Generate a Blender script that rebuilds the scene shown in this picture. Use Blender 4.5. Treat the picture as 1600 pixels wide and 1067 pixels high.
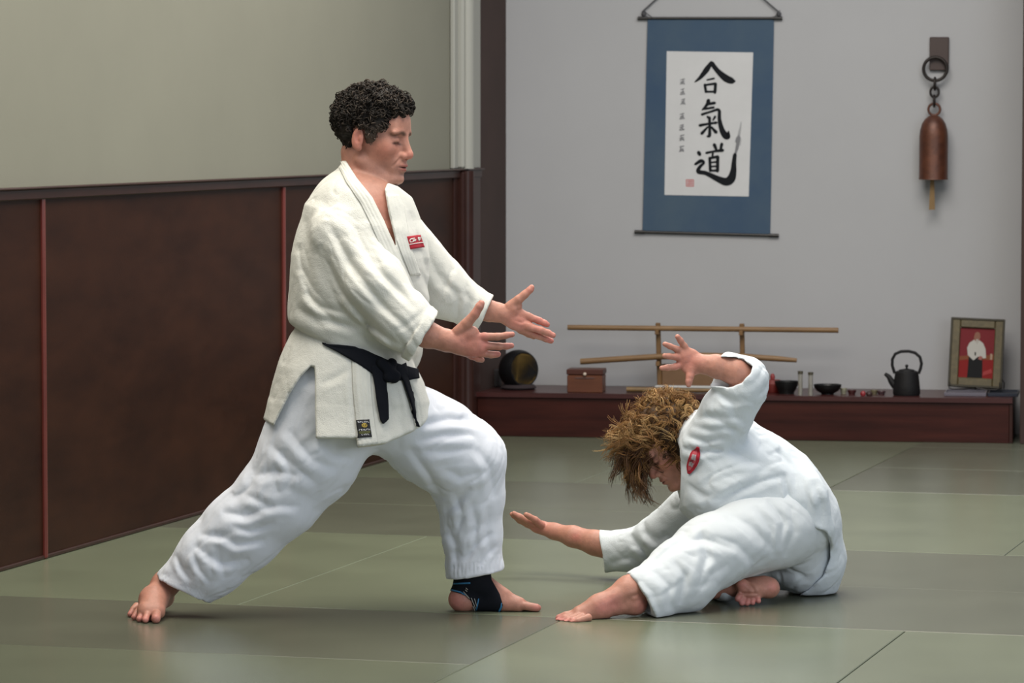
import bpy, bmesh, math, random
import numpy as np
from mathutils import Vector, Matrix
from mathutils.bvhtree import BVHTree

for o in list(bpy.data.objects): bpy.data.objects.remove(o)
scene = bpy.context.scene
col = scene.collection
random.seed(7)
PI = math.pi

# ------------------------------------------------------------------ camera, world, lights, exposure
FPX, CAMH = 5700.0, 1.46                      # focal length in pixels of a 1600 px wide frame, eye height
TILT = math.atan((533.5 - 190.0) / FPX)       # horizon lies at y = 190
cam_d = bpy.data.cameras.new('camera')
cam_d.sensor_width = 36.0
cam_d.lens = FPX * 36.0 / 1600.0
cam_d.clip_end = 100
cam_d.dof.use_dof = True
cam_d.dof.focus_distance = 10.7
cam_d.dof.aperture_fstop = 9.0
cam = bpy.data.objects.new('camera', cam_d); col.objects.link(cam)
cam.location = (0, 0, CAMH)
cam.rotation_euler = (PI / 2 - TILT, 0, 0)
scene.camera = cam

world = bpy.data.worlds.new('world'); scene.world = world
world.use_nodes = True
wb = world.node_tree.nodes['Background']
wb.inputs[0].default_value = (0.80, 0.88, 1.0, 1)
wb.inputs[1].default_value = 0.42

def area_light(name, loc, target, size, size_y, power, color):
    d = bpy.data.lights.new(name, 'AREA'); d.shape = 'RECTANGLE'
    d.size = size; d.size_y = size_y; d.energy = power; d.color = color
    o = bpy.data.objects.new(name, d); col.objects.link(o)
    o.location = loc
    o.rotation_euler = (Vector(target) - Vector(loc)).to_track_quat('-Z', 'Y').to_euler()
    return o
# unseen area lights, added for soft overhead shaping and cool fill from camera right
area_light('added_overhead_front', (-0.4, 10.2, 4.0), (-0.4, 10.3, 0), 4.0, 3.0, 225, (1.0, 0.93, 0.81))
area_light('added_overhead_rear', (1.2, 13.6, 4.0), (1.2, 13.9, 0), 3.0, 2.2, 170, (1.0, 0.95, 0.88))
area_light('added_side_fill', (4.5, 4.5, 2.3), (0.0, 11.5, 0.7), 3.5, 2.2, 120, (0.86, 0.93, 1.0))

vs = scene.view_settings
vs.view_transform = 'Standard'; vs.look = 'None'; vs.gamma = 1.0; vs.use_curve_mapping = False
vs.exposure = 0.2

# ------------------------------------------------------------------ picking points of the place from the photograph
CT, ST = math.cos(TILT), math.sin(TILT)
def ray(px, py):
    u = (533.5 - py) / FPX
    return Vector(((px - 800) / FPX, CT + u * ST, -ST + u * CT))
CAMP = Vector((0, 0, CAMH))
def W(px, py, Y):                              # the point of that sight line at distance Y down the room
    r = ray(px, py); return CAMP + r * (Y / r.y)
def G(px, py, z=0.0):                          # the point of that sight line at height z
    r = ray(px, py); return CAMP + r * ((z - CAMH) / r.z)
def PXM(Y): return Y / FPX                     # metres per pixel at distance Y

# ------------------------------------------------------------------ materials
def new_mat(name):
    m = bpy.data.materials.new(name); m.use_nodes = True
    nt = m.node_tree; b = nt.nodes['Principled BSDF']
    return m, nt, b
def mat(name, c, rough=0.6, metal=0.0, var=0.0, vscale=8.0, stretch=(1, 1, 1), bump=0.0, bscale=60.0, spec=0.5,
        c2=None, attr=None, sss=0.0, coat=0.0, sheen=0.0):
    m, nt, b = new_mat(name)
    N, L = nt.nodes, nt.links
    b.inputs['Roughness'].default_value = rough
    b.inputs['Metallic'].default_value = metal
    b.inputs['Specular IOR Level'].default_value = spec
    b.inputs['Coat Weight'].default_value = coat
    b.inputs['Coat Roughness'].default_value = 0.25
    b.inputs['Sheen Weight'].default_value = sheen
    if sss:
        b.inputs['Subsurface Weight'].default_value = sss
        b.inputs['Subsurface Radius'].default_value = (0.012, 0.005, 0.003)
        b.inputs['Subsurface Scale'].default_value = 0.6
    tc = N.new('ShaderNodeTexCoord')
    mp = N.new('ShaderNodeMapping'); mp.inputs['Scale'].default_value = stretch
    L.new(tc.outputs['Object'], mp.inputs['Vector'])
    base = None
    if attr:
        a = N.new('ShaderNodeAttribute'); a.attribute_name = attr; base = a.outputs['Color']
    else:
        b.inputs['Base Color'].default_value = (*c, 1)
    if var or c2:
        n = N.new('ShaderNodeTexNoise'); n.inputs['Scale'].default_value = vscale
        n.inputs['Detail'].default_value = 6; n.inputs['Roughness'].default_value = 0.62
        L.new(mp.outputs['Vector'], n.inputs['Vector'])
        mr = N.new('ShaderNodeMapRange'); mr.inputs['From Min'].default_value = 0.3; mr.inputs['From Max'].default_value = 0.7
        L.new(n.outputs['Fac'], mr.inputs['Value'])
        mx = N.new('ShaderNodeMix'); mx.data_type = 'RGBA'
        L.new(mr.outputs['Result'], mx.inputs['Factor'])
        if attr:
            mx.blend_type = 'MULTIPLY'
            mx.inputs['Factor'].default_value = 1.0
            L.new(base, mx.inputs['A'])
            hsv = N.new('ShaderNodeMix'); hsv.data_type = 'RGBA'
            hsv.inputs['A'].default_value = (1 - var, 1 - var, 1 - var, 1); hsv.inputs['B'].default_value = (1 + var, 1 + var, 1 + var, 1)
            for l in list(mx.inputs['Factor'].links): L.remove(l)
            mx.inputs['Factor'].default_value = 1.0
            L.new(mr.outputs['Result'], hsv.inputs['Factor']); L.new(hsv.outputs['Result'], mx.inputs['B'])
        else:
            cc2 = c2 if c2 else tuple(x * (1 + var) for x in c)
            cc1 = c if c2 else tuple(x * (1 - var) for x in c)
            mx.inputs['A'].default_value = (*cc1, 1); mx.inputs['B'].default_value = (*cc2, 1)
        L.new(mx.outputs['Result'], b.inputs['Base Color'])
    elif base is not None:
        L.new(base, b.inputs['Base Color'])
    if bump:
        n2 = N.new('ShaderNodeTexNoise'); n2.inputs['Scale'].default_value = bscale; n2.inputs['Detail'].default_value = 4
        L.new(mp.outputs['Vector'], n2.inputs['Vector'])
        bp = N.new('ShaderNodeBump'); bp.inputs['Strength'].default_value = bump; bp.inputs['Distance'].default_value = 0.004
        L.new(n2.outputs['Fac'], bp.inputs['Height']); L.new(bp.outputs['Normal'], b.inputs['Normal'])
    return m

def gi_mat(name, c, weave=420.0, strength=0.35):
    """woven cotton: fine cross-weave relief"""
    m, nt, b = new_mat(name); N, L = nt.nodes, nt.links
    b.inputs['Roughness'].default_value = 0.92; b.inputs['Specular IOR Level'].default_value = 0.15
    b.inputs['Sheen Weight'].default_value = 0.08
    tc = N.new('ShaderNodeTexCoord')
    n = N.new('ShaderNodeTexNoise'); n.inputs['Scale'].default_value = 9; n.inputs['Detail'].default_value = 5
    L.new(tc.outputs['Object'], n.inputs['Vector'])
    mx = N.new('ShaderNodeMix'); mx.data_type = 'RGBA'
    mx.inputs['A'].default_value = (*[x * 0.94 for x in c], 1); mx.inputs['B'].default_value = (*[min(1, x * 1.05) for x in c], 1)
    L.new(n.outputs['Fac'], mx.inputs['Factor']); L.new(mx.outputs['Result'], b.inputs['Base Color'])
    v = N.new('ShaderNodeTexVoronoi'); v.inputs['Scale'].default_value = weave
    L.new(tc.outputs['Object'], v.inputs['Vector'])
    n2 = N.new('ShaderNodeTexNoise'); n2.inputs['Scale'].default_value = 55; n2.inputs['Detail'].default_value = 5
    L.new(tc.outputs['Object'], n2.inputs['Vector'])
    ad = N.new('ShaderNodeMath'); ad.operation = 'MULTIPLY_ADD'; ad.inputs[1].default_value = 0.35
    L.new(v.outputs['Distance'], ad.inputs[0]); L.new(n2.outputs['Fac'], ad.inputs[2])
    bp = N.new('ShaderNodeBump'); bp.inputs['Strength'].default_value = strength; bp.inputs['Distance'].default_value = 0.004
    L.new(ad.outputs[0], bp.inputs['Height']); L.new(bp.outputs['Normal'], b.inputs['Normal'])
    return m

M = {}
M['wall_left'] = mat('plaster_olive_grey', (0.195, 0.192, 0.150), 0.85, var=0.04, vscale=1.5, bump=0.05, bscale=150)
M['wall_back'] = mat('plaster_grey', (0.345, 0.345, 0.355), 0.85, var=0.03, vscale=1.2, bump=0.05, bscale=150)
M['trim_white'] = mat('trim_paint', (0.30, 0.30, 0.27), 0.5)
M['wainscot'] = mat('dark_stained_ply', (0.017, 0.0050, 0.0022), 0.42, c2=(0.037, 0.0122, 0.0055), vscale=2.2, spec=.14, stretch=(1.0, 1.0, 3.0), bump=0.05, bscale=90)
M['wainscot_trim'] = mat('dark_stained_trim', (0.030, 0.011, 0.008), 0.30, spec=.3, var=0.2, vscale=5)
M['batten'] = mat('red_stained_batten', (0.13, 0.028, 0.022), 0.28, var=0.15, vscale=5)
M['alcove'] = mat('alcove_brown', (0.040, 0.022, 0.018), 0.6, spec=.3, var=0.12, vscale=4)
M['platform'] = mat('platform_mahogany', (0.018, 0.004, 0.003), 0.36, c2=(0.052, 0.0125, 0.0085), vscale=3.0, spec=.25, stretch=(0.5, 4, 6), bump=0.04)
M['platform_top'] = mat('platform_top_wood', (0.045, 0.012, 0.011), 0.30, var=0.25, vscale=3.0, stretch=(0.5, 4, 6))

# ------------------------------------------------------------------ mesh building
class MB:
    def __init__(s): s.v = []; s.f = []
    def add(s, vs, fs):
        o = len(s.v); s.v += [Vector(p) for p in vs]; s.f += [tuple(i + o for i in f) for f in fs]; return s
    def box(s, lo, hi, bev=0.0, M4=None):
        bm = bmesh.new(); bmesh.ops.create_cube(bm, size=1)
        lo, hi = Vector(lo), Vector(hi)
        for v in bm.verts: v.co = Vector([lo[i] + (v.co[i] + .5) * (hi[i] - lo[i]) for i in range(3)])
        if bev: bmesh.ops.bevel(bm, geom=bm.edges[:], offset=bev, segments=1, affect='EDGES', profile=.5)
        if M4 is not None: bmesh.ops.transform(bm, matrix=M4, verts=bm.verts[:])
        bm.verts.index_update()
        s.add([v.co.copy() for v in bm.verts], [[v.index for v in f.verts] for f in bm.faces]); bm.free(); return s
    def lathe(s, prof, n=32, c=(0, 0, 0), M4=None):
        vs, fs = [], []
        for (r, z) in prof:
            for i in range(n):
                a = 2 * PI * i / n; vs.append(Vector((r * math.cos(a), r * math.sin(a), z)))
        for k in range(len(prof) - 1):
            for i in range(n):
                j = (i + 1) % n; fs.append((k * n + i, k * n + j, (k + 1) * n + j, (k + 1) * n + i))
        fs.append(tuple(range(n))[::-1]); fs.append(tuple(range((len(prof) - 1) * n, len(prof) * n)))
        if M4 is not None: vs = [M4 @ v for v in vs]
        s.add([v + Vector(c) for v in vs], fs); return s
    def tube(s, pts, rad, n=8, closed=False, cap=True, flat=1.0):
        pts = [Vector(p) for p in pts]; m = len(pts)
        rads = rad if isinstance(rad, (list, tuple)) else [rad] * m
        t0 = None; vs, fs = [], []; nrm = None
        for i in range(m):
            a = pts[(i - 1) % m] if (closed or i > 0) else pts[i]
            b = pts[(i + 1) % m] if (closed or i < m - 1) else pts[i]
            t = (b - a).normalized()
            if nrm is None:
                nrm = t.orthogonal().normalized()
            else:
                nrm = (nrm - t * nrm.dot(t)); nrm = nrm.normalized() if nrm.length > 1e-6 else t.orthogonal().normalized()
            bn = t.cross(nrm)
            for k in range(n):
                an = 2 * PI * k / n
                vs.append(pts[i] + (nrm * math.cos(an) + bn * math.sin(an) * flat) * rads[i])
        for i in range(m if closed else m - 1):
            i2 = (i + 1) % m
            for k in range(n):
                k2 = (k + 1) % n; fs.append((i * n + k, i * n + k2, i2 * n + k2, i2 * n + k))
        if cap and not closed:
            fs.append(tuple(range(n))[::-1]); fs.append(tuple(range((m - 1) * n, m * n)))
        s.add(vs, fs); return s
    def prism(s, poly, y0, y1):
        """outline in x,z pushed from y0 to y1"""
        n = len(poly)
        vs = [Vector((x, y0, z)) for x, z in poly] + [Vector((x, y1, z)) for x, z in poly]
        fs = [tuple(range(n)), tuple(range(n, 2 * n))[::-1]] + [(i, n + i, n + (i + 1) % n, (i + 1) % n) for i in range(n)]
        s.add(vs, fs); return s
    def build(s, name, m, parent=None, M4=None, smooth=None):
        me = bpy.data.meshes.new(name)
        vs = [M4 @ v for v in s.v] if M4 is not None else s.v
        me.from_pydata([tuple(v) for v in vs], [], s.f); me.update()
        bm = bmesh.new(); bm.from_mesh(me); bmesh.ops.recalc_face_normals(bm, faces=bm.faces[:]); bm.to_mesh(me); bm.free()
        if smooth is not None:
            me.shade_smooth()
            try: me.set_sharp_from_angle(angle=math.radians(smooth))
            except Exception: pass
        return link(name, me, m, parent)
def link(name, me, m, parent=None):
    o = bpy.data.objects.new(name, me); col.objects.link(o)
    if m is not None: me.materials.append(m)
    if parent is not None: o.parent = parent
    return o
def tag(o, label, cat, group=None):
    o['label'] = label; o['category'] = cat
    if group: o['group'] = group
    return o
def empty(name, loc, rz=0.0):
    o = bpy.data.objects.new(name, None); col.objects.link(o)
    o.location = loc; o.rotation_euler = (0, 0, rz); o.empty_display_size = .1
    return o
def structure(o): o['kind'] = 'structure'; return o
def struct_empty(name): o = bpy.data.objects.new(name, None); col.objects.link(o); o['kind'] = 'structure'; return o

# ------------------------------------------------------------------ the room
# mats and panelled wall share one grid (u down the room, v across), read off the seams of the mats
TH = math.radians(16.2)
D1 = Vector((math.sin(TH), math.cos(TH), 0)); D2 = Vector((math.cos(TH), -math.sin(TH), 0))
def UV(u, v, z=0.0): return D1 * u + D2 * v + Vector((0, 0, z))
UVM = Matrix(((D2.x, D1.x, 0, 0), (D2.y, D1.y, 0, 0), (0, 0, 1, 0), (0, 0, 0, 1)))   # local x = v, y = u
VW = -4.90                                    # the panelled wall

# the alcove platform is set at a slight angle to the mats
B0 = G(747, 681); B1 = G(1590, 693)
BX = (B1 - B0).normalized(); BL = (B1 - B0).length
BY = Vector((-BX.y, BX.x, 0))                 # towards the back wall
BRZ = math.atan2(BX.y, BX.x)
BM = Matrix(((BX.x, BY.x, 0, B0.x), (BX.y, BY.y, 0, B0.y), (0, 0, 1, 0), (0, 0, 0, 1)))
BI = BM.inverted()
def BP(px, py, y):                             # sight line meets the plane y = const of the alcove frame (local coordinates)
    o = BI @ CAMP; d = BI.to_3x3() @ ray(px, py)
    return o + d * ((y - o.y) / d.y)
PH = BP(800, 613, 0).z                         # platform height
PD = 0.50                                      # platform depth

# floor: foam mats with a woven skin, each its own piece
fl = MB(); fl.box((-9, 3, -0.06), (9, 19, -0.012)); floor = fl.build('floor', mat('subfloor', (0.05, 0.05, 0.04), 0.8), M4=UVM); structure(floor)
def mat_material(name, c):
    m, nt, b = new_mat(name); N, L = nt.nodes, nt.links
    tc = N.new('ShaderNodeTexCoord')
    n = N.new('ShaderNodeTexNoise'); n.inputs['Scale'].default_value = 240; n.inputs['Detail'].default_value = 3
    L.new(tc.outputs['Object'], n.inputs['Vector'])
    n3 = N.new('ShaderNodeTexNoise'); n3.inputs['Scale'].default_value = 2.5; n3.inputs['Detail'].default_value = 5
    L.new(tc.outputs['Object'], n3.inputs['Vector'])
    ad = N.new('ShaderNodeMath'); ad.operation = 'MULTIPLY_ADD'; ad.inputs[1].default_value = 0.5
    L.new(n.outputs['Fac'], ad.inputs[0]); L.new(n3.outputs['Fac'], ad.inputs[2])
    mr = N.new('ShaderNodeMapRange'); mr.inputs['From Min'].default_value = 0.45; mr.inputs['From Max'].default_value = 1.05
    L.new(ad.outputs[0], mr.inputs['Value'])
    mx = N.new('ShaderNodeMix'); mx.data_type = 'RGBA'
    mx.inputs['A'].default_value = (*[x * 0.86 for x in c], 1); mx.inputs['B'].default_value = (*[x * 1.14 for x in c], 1)
    L.new(mr.outputs['Result'], mx.inputs['Factor']); L.new(mx.outputs['Result'], b.inputs['Base Color'])
    b.inputs['Roughness'].default_value = 0.25; b.inputs['Specular IOR Level'].default_value = 0.42
    bp = N.new('ShaderNodeBump'); bp.inputs['Strength'].default_value = 0.10; bp.inputs['Distance'].default_value = 0.002
    L.new(n.outputs['Fac'], bp.inputs['Height']); L.new(bp.outputs['Normal'], b.inputs['Normal'])
    return m
MATL = mat_material('mat_nap_light', (0.138, 0.156, 0.103))
MATM = mat_material('mat_nap_mid', (0.120, 0.134, 0.091))
MATD = mat_material('mat_nap_dark', (0.102, 0.109, 0.078))
random.seed(3)
U = [7.38, 8.36, 9.34, 10.31, 11.26, 12.22, 13.2, 14.2, 15.2, 16.2, 17.2]
V = [VW + 0.005, -3.86, -2.83, -1.82, -0.80, 0.22]
mat_cells = [  # u0,u1,v0,v1,material
 (3, 5, 0, 1, MATL), (3, 5, 1, 2, MATL),
 (2, 3, 0, 2, MATD), (1, 2, 0, 2, MATM),
 (1, 3, 2, 3, MATL), (1, 3, 3, 4, MATL), (1, 3, 4, 5, MATL),
 (3, 4, 2, 4, MATD), (4, 5, 2, 4, MATD), (3, 4, 4, 5, MATD), (4, 5, 4, 5, MATD),
 (5, 6, 0, 2, MATD), (6, 7, 0, 2, MATD),
 (5, 7, 2, 3, MATL), (5, 7, 3, 4, MATL), (5, 7, 4, 5, MATL),
 (7, 9, 0, 1, MATM), (7, 9, 1, 2, MATM),
 (7, 8, 2, 4, MATD), (8, 9, 2, 4, MATD), (7, 9, 4, 5, MATD),
 (9, 10, 0, 2, MATM), (9, 10, 2, 4, MATD), (9, 10, 4, 5, MATD),
 (0, 1, 0, 2, MATL), (0, 1, 2, 4, MATL), (0, 1, 4, 5, MATL)]
for (u0, u1, v0, v1, mm) in mat_cells:
    g = 0.0016; dz = random.uniform(-.0006, .0006)
    b = MB(); b.box((V[v0] + g, U[u0] + g, -0.04), (V[v1] - g, U[u1] - g, dz), bev=0.002)
    b.build('floor_mat', mm, floor, M4=UVM)

# left wall: plaster above a panelled dado
UEND = (D1.dot(G(747, 681)))                   # the wall reaches the alcove here
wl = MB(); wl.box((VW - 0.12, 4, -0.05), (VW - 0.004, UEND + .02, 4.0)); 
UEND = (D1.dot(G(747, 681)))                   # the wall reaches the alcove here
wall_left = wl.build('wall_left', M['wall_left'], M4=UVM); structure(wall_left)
HD = 1.245                                     # dado height
# corner column: half-round moulding and flat casing between the panels and the alcove
def wall_u(px, py):                            # where a sight line meets the panelled wall
    r = ray(px, py); n = D2
    k = (VW - CAMP.dot(n)) / r.dot(n); p = CAMP + r * k
    return p.dot(D1), p.z
ub = [wall_u(62, 600)[0], wall_u(438, 600)[0]]
uc0, uc1, uc2 = wall_u(704, 500)[0], wall_u(723, 500)[0], wall_u(744, 500)[0]
edges = [ub[0] - (ub[1] - ub[0]), ub[0], ub[1], uc0]
for i in range(3):
    p = MB(); p.box((VW - 0.003, edges[i] + .004, 0.0), (VW + 0.012, edges[i + 1] - .004, HD - 0.03), bev=0.002)
    p.build('wainscot_panel', M['wainscot'], wall_left, M4=UVM)
for u in ub:
    p = MB(); p.box((VW + 0.004, u - .010, 0.0), (VW + 0.024, u + .010, HD - 0.035), bev=0.006)
    p.build('batten', M['batten'], wall_left, M4=UVM)
p = MB(); p.box((VW - .003, 5.0, HD - 0.042), (VW + .030, uc2, HD - 0.006), bev=.004)
p.box((VW - .003, 5.0, HD - 0.008), (VW + .044, uc2, HD), bev=.003)
o = p.build('trim_1', M['wainscot_trim'], M4=UVM); structure(o)
p = MB(); p.box((VW - .003, 5.0, 0), (VW + .018, uc0, 0.014), bev=.003)
o = p.build('baseboard_left', M['wainscot_trim'], M4=UVM); structure(o)
def moulding(z0, z1, name, mm):
    p = MB()
    p.box((VW - .003, uc0, z0), (VW + .020, uc0 + (uc1 - uc0) * .30, z1), bev=.005)
    p.box((VW - .003, uc0 + (uc1 - uc0) * .30, z0), (VW + .045, uc1, z1), bev=.010)
    p.box((VW - .003, uc1, z0), (VW + .022, uc2, z1), bev=.003)
    um = uc0 * .35 + uc1 * .65
    p.tube([(VW + .040, um, z0), (VW + .040, um, z1)], .034, 20)
    o = p.build(name, mm, M4=UVM, smooth=30); structure(o)
moulding(HD, 4.0, 'trim_2', M['trim_white'])
moulding(0, HD - .01, 'trim_3', M['wainscot_trim'])
# alcove: side board, back wall, right reveal
p = MB(); p.box((VW - .003, uc2 + .001, 0), (VW + .016, 18.4, 4.0))
o = p.build('wall_alcove_side', M['alcove'], M4=UVM); structure(o)
wbk = MB(); wbk.box((-1.2, PD, -0.05), (4.5, PD + .15, 4.0))
o = wbk.build('wall_back', M['wall_back'], M4=BM); structure(o)
xr = BP(1592, 690, 0).x
p = MB(); p.box((xr + .004, -.02, 0), (xr + .06, PD + .01, 4.0), bev=.003)
o = p.build('trim_4', M['alcove'], M4=BM); structure(o)
p = MB(); p.box((xr + .06, -.015, 0), (4.5, PD, 4.0))
o = p.build('wall_right_return', M['wall_back'], M4=BM); structure(o)

# platform
plat = empty('alcove_platform', B0, BRZ)
tag(plat, 'long low reddish-brown wooden platform filling the foot of the alcove', 'platform')
WD = BI.to_3x3() @ D1; SLOPE = WD.x / WD.y       # the panelled wall runs in at an angle: the platform's end follows it
xl = (BI @ UV(UEND, VW + .018)).x; yl = (BI @ UV(UEND, VW + .018)).y
def wall_x(y): return xl + (y - yl) * SLOPE + .002
def plat_slab(x1, y0, y1, z0, z1):
    b = MB(); pl = [(wall_x(y0), y0), (x1, y0), (x1, y1), (wall_x(y1), y1)]
    b.add([(x, y, z) for z in (z0, z1) for x, y in pl], [(3, 2, 1, 0), (4, 5, 6, 7)] + [(i, (i + 1) % 4, 4 + (i + 1) % 4, 4 + i) for i in range(4)]); return b
plat_slab(xr - .03, .012, PD - .002, 0, PH - .022).build('body', M['platform'], plat)
p = MB(); p.box((wall_x(0) + .004, 0.0, 0.0), (xr - .045, 0.012, PH - .024), bev=.002); p.build('front_board', M['platform'], plat)
plat_slab(xr - .03, -.012, PD - .001, PH - .022, PH).build('top_board', M['platform_top'], plat)
p = MB(); p.box((xr - .045, -.004, 0.0), (xr - .028, 0.011, PH - .024), bev=.002); p.build('end_post', M['wainscot_trim'], plat)
# ------------------------------------------------------------------ things in the alcove (local alcove frame: x along, y to the wall, z up)
def bloc(x, y, z): return BM @ Vector((x, y, z))
def at_alcove(name, x, y, z): return empty(name, bloc(x, y, z), BRZ)
def lpt(px, py, y, org): p = BP(px, py, y); return Vector((p.x - org[0], p.y - org[1], p.z - org[2]))

# hanging scroll
ys = PD - 0.006
so = BP(1107, 198, ys); so = (so.x, ys, so.z)
scroll = at_alcove('hanging_scroll', *so)
tag(scroll, 'blue hanging scroll with large black brush calligraphy on white paper', 'wall scroll')
def quad_slab(corners, y_front, th, name, m, parent, org):
    pts = [BP(px, py, ys) for px, py in corners]
    poly = [(p.x - org[0], p.z - org[2]) for p in pts]
    b = MB(); b.prism(poly, y_front, y_front + th); return b.build(name, m, parent)
m_scroll = mat('blue_brocade', (0.036, 0.066, 0.118), 0.8, c2=(0.062, 0.094, 0.130), spec=.2, vscale=2.2, bump=0.1, bscale=300)
m_paper = mat('rice_paper', (0.50, 0.50, 0.505), 0.9, var=0.03, vscale=8)
m_ink = mat('black_ink', (0.008, 0.009, 0.011), 0.8, spec=.15)
m_ink2 = mat('grey_ink', (0.16, 0.16, 0.17), 0.8)
m_ink3 = mat('pale_ink', (0.30, 0.30, 0.31), 0.8)
m_seal = mat('seal_red', (0.42, 0.16, 0.16), 0.8)
m_blackwood = mat('black_lacquer', (0.015, 0.013, 0.012), 0.35)
quad_slab([(1012, 29), (1209.5, 29), (1203.5, 369), (1004, 363)], -0.004, 0.003, 'brocade', m_scroll, scroll, so)
paper = quad_slab([(1042, 80), (1177, 82), (1170, 307), (1038.5, 304.5)], -0.0052, 0.0015, 'paper', m_paper, scroll, so)
for nm, a, b in (('top_rod', (996.5, 28.5), (1222.5, 28.5)), ('bottom_rod', (991.5, 362), (1217, 368))):
    pa, pb = lpt(*a, ys - .006, so), lpt(*b, ys - .006, so)
    t = MB(); d = (pb - pa)
    t.tube([pa, pa + d * .07, pa + d * .071, pa + d * .93, pa + d * .931, pb], [.0085, .0085, .0065, .0065, .0085, .0085], 10)
    t.build(nm, m_blackwood, scroll, smooth=40)
cordm = mat('scroll_cord', (0.05, 0.05, 0.055), 0.8)
apex = (1107, -72)
for x0, x1 in ((1006, 1003), (1217, 1217)):
    t = MB(); t.tube([lpt(x0, 27, ys - .010, so), lpt(x1, 19, ys - .010, so), lpt((x1 + apex[0]) / 2, (19 + apex[1]) / 2 - 2, ys - .010, so), lpt(*apex, ys - .008, so)], .0035, 6)
    t.build('cord', cordm, scroll)
    t = MB(); t.lathe([(.001, -.011), (.009, -.008), (.012, 0), (.009, .008), (.001, .011)], 10, c=lpt(x0, 22, ys - .010, so)); t.build('cord_knot', cordm, scroll, smooth=40)
for x0, x1 in ((1005, 1021), (1219, 1208)):
    t = MB(); t.tube([lpt(x0, 16, ys - .010, so), lpt(x1, 29, ys - .012, so)], .0022, 5); t.build('cord_loop', cordm, scroll)
SZ = 3.95
def stroke_mesh(strokes, name, m, y_front, parent=scroll):
    b = MB(); lay = 0
    for st in strokes:
        lay += 1
        # smooth the brush path
        pts = []
        n = len(st)
        for i in range(n - 1):
            p0, p1, p2, p3 = st[max(0, i - 1)], st[i], st[i + 1], st[min(n - 1, i + 2)]
            for k in range(6):
                t = k / 6
                pts.append([0.5 * (2 * p1[j] + (p2[j] - p0[j]) * t + (2 * p0[j] - 5 * p1[j] + 4 * p2[j] - p3[j]) * t * t + (3 * p1[j] - p0[j] - 3 * p2[j] + p3[j]) * t ** 3) for j in range(3)])
        pts.append(list(st[-1]))
        L_, R_ = [], []
        for i, p in enumerate(pts):
            a, c = pts[max(0, i - 1)], pts[min(len(pts) - 1, i + 1)]
            dx, dy = c[0] - a[0], c[1] - a[1]; l = math.hypot(dx, dy) or 1
            w = max(p[2] * 1.3, 1.5) * .5
            L_.append((p[0] - dy / l * w, p[1] + dx / l * w)); R_.append((p[0] + dy / l * w, p[1] - dx / l * w))
        vs = []
        for q in L_ + R_:
            p = lpt(1020 + q[0] / SZ, 60 + q[1] / SZ, ys, so); vs.append(Vector((p.x, y_front - .00004 * lay, p.z)))
        m_ = len(pts)
        b.add(vs, [(i, i + 1, m_ + i + 1, m_ + i) for i in range(m_ - 1)] + [])
        # rounded brush ends
        for e, r in ((pts[0], 0), (pts[-1], 0)):
            c = [lpt(1020 + (e[0] + e[2] * .5 * math.cos(a)) / SZ, 60 + (e[1] + e[2] * .5 * math.sin(a)) / SZ, ys, so) for a in [2 * PI * k / 10 for k in range(10)]]
            b.add([Vector((p.x, y_front - .00004 * lay - .00002, p.z)) for p in c], [tuple(range(10))])
    return b.build(name, m, parent)
ai = [[(362, 147, 14), (335, 190, 26), (295, 240, 18), (260, 270, 6)],
      [(362, 150, 22), (400, 200, 24), (450, 245, 34), (488, 262, 30), (508, 264, 10)],
      [(335, 257, 8), (380, 247, 10)],
      [(322, 285, 14), (329, 332, 13)], [(322, 288, 10), (390, 279, 13)], [(388, 280, 15), (384, 336, 15)], [(328, 329, 10), (384, 329, 11)]]
ki = [[(345, 382, 20), (336, 408, 16), (306, 442, 8)], [(333, 407, 13), (384, 398, 15)], [(318, 436, 11), (378, 426, 12)],
      [(303, 470, 13), (360, 452, 11), (408, 442, 15), (412, 500, 18), (428, 565, 26), (450, 600, 32), (465, 604, 24), (468, 572, 6)],
      [(338, 482, 12), (350, 500, 8)], [(386, 482, 12), (372, 505, 8)], [(290, 537, 15), (345, 527, 11), (395, 520, 13)],
      [(351, 487, 14), (352, 560, 14), (350, 600, 16), (335, 604, 8)], [(341, 545, 9), (302, 588, 16)], [(360, 545, 9), (392, 580, 18)]]
do = [[(380, 655, 18), (394, 690, 12)], [(427, 650, 16), (418, 690, 12)], [(330, 707, 12), (380, 697, 11), (433, 690, 17)],
      [(372, 705, 10), (368, 735, 10)],
      [(352, 736, 14), (356, 818, 14)], [(350, 740, 12), (404, 729, 14)], [(402, 730, 16), (400, 820, 16)], [(356, 766, 9), (398, 762, 9)], [(357, 791, 9), (398, 788, 9)], [(356, 816, 10), (400, 815, 12)],
      [(283, 702, 18), (292, 718, 16)],
      [(262, 777, 12), (298, 756, 18), (316, 768, 12), (292, 792, 16), (282, 822, 20), (330, 832, 20), (400, 866, 28), (452, 884, 38), (484, 866, 40), (498, 820, 30), (502, 765, 22), (508, 715, 18)]]
stroke_mesh(ai + ki + do, 'calligraphy', m_ink, -0.0056, paper)
stroke_mesh([[(507, 725, 10), (516, 690, 12), (524, 640, 12), (530, 600, 8)], [(522, 690, 7), (530, 650, 10), (538, 610, 8)], [(513, 640, 7), (520, 610, 7)]], 'dry_brush', m_ink2, -0.0055, paper)
stroke_mesh([[(533, 612, 8), (540, 560, 9), (546, 515, 4)], [(526, 600, 5), (536, 560, 6)], [(540, 660, 4), (545, 620, 4)]], 'dry_brush', m_ink3, -0.0054, paper)
random.seed(11)
sm = []
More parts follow.
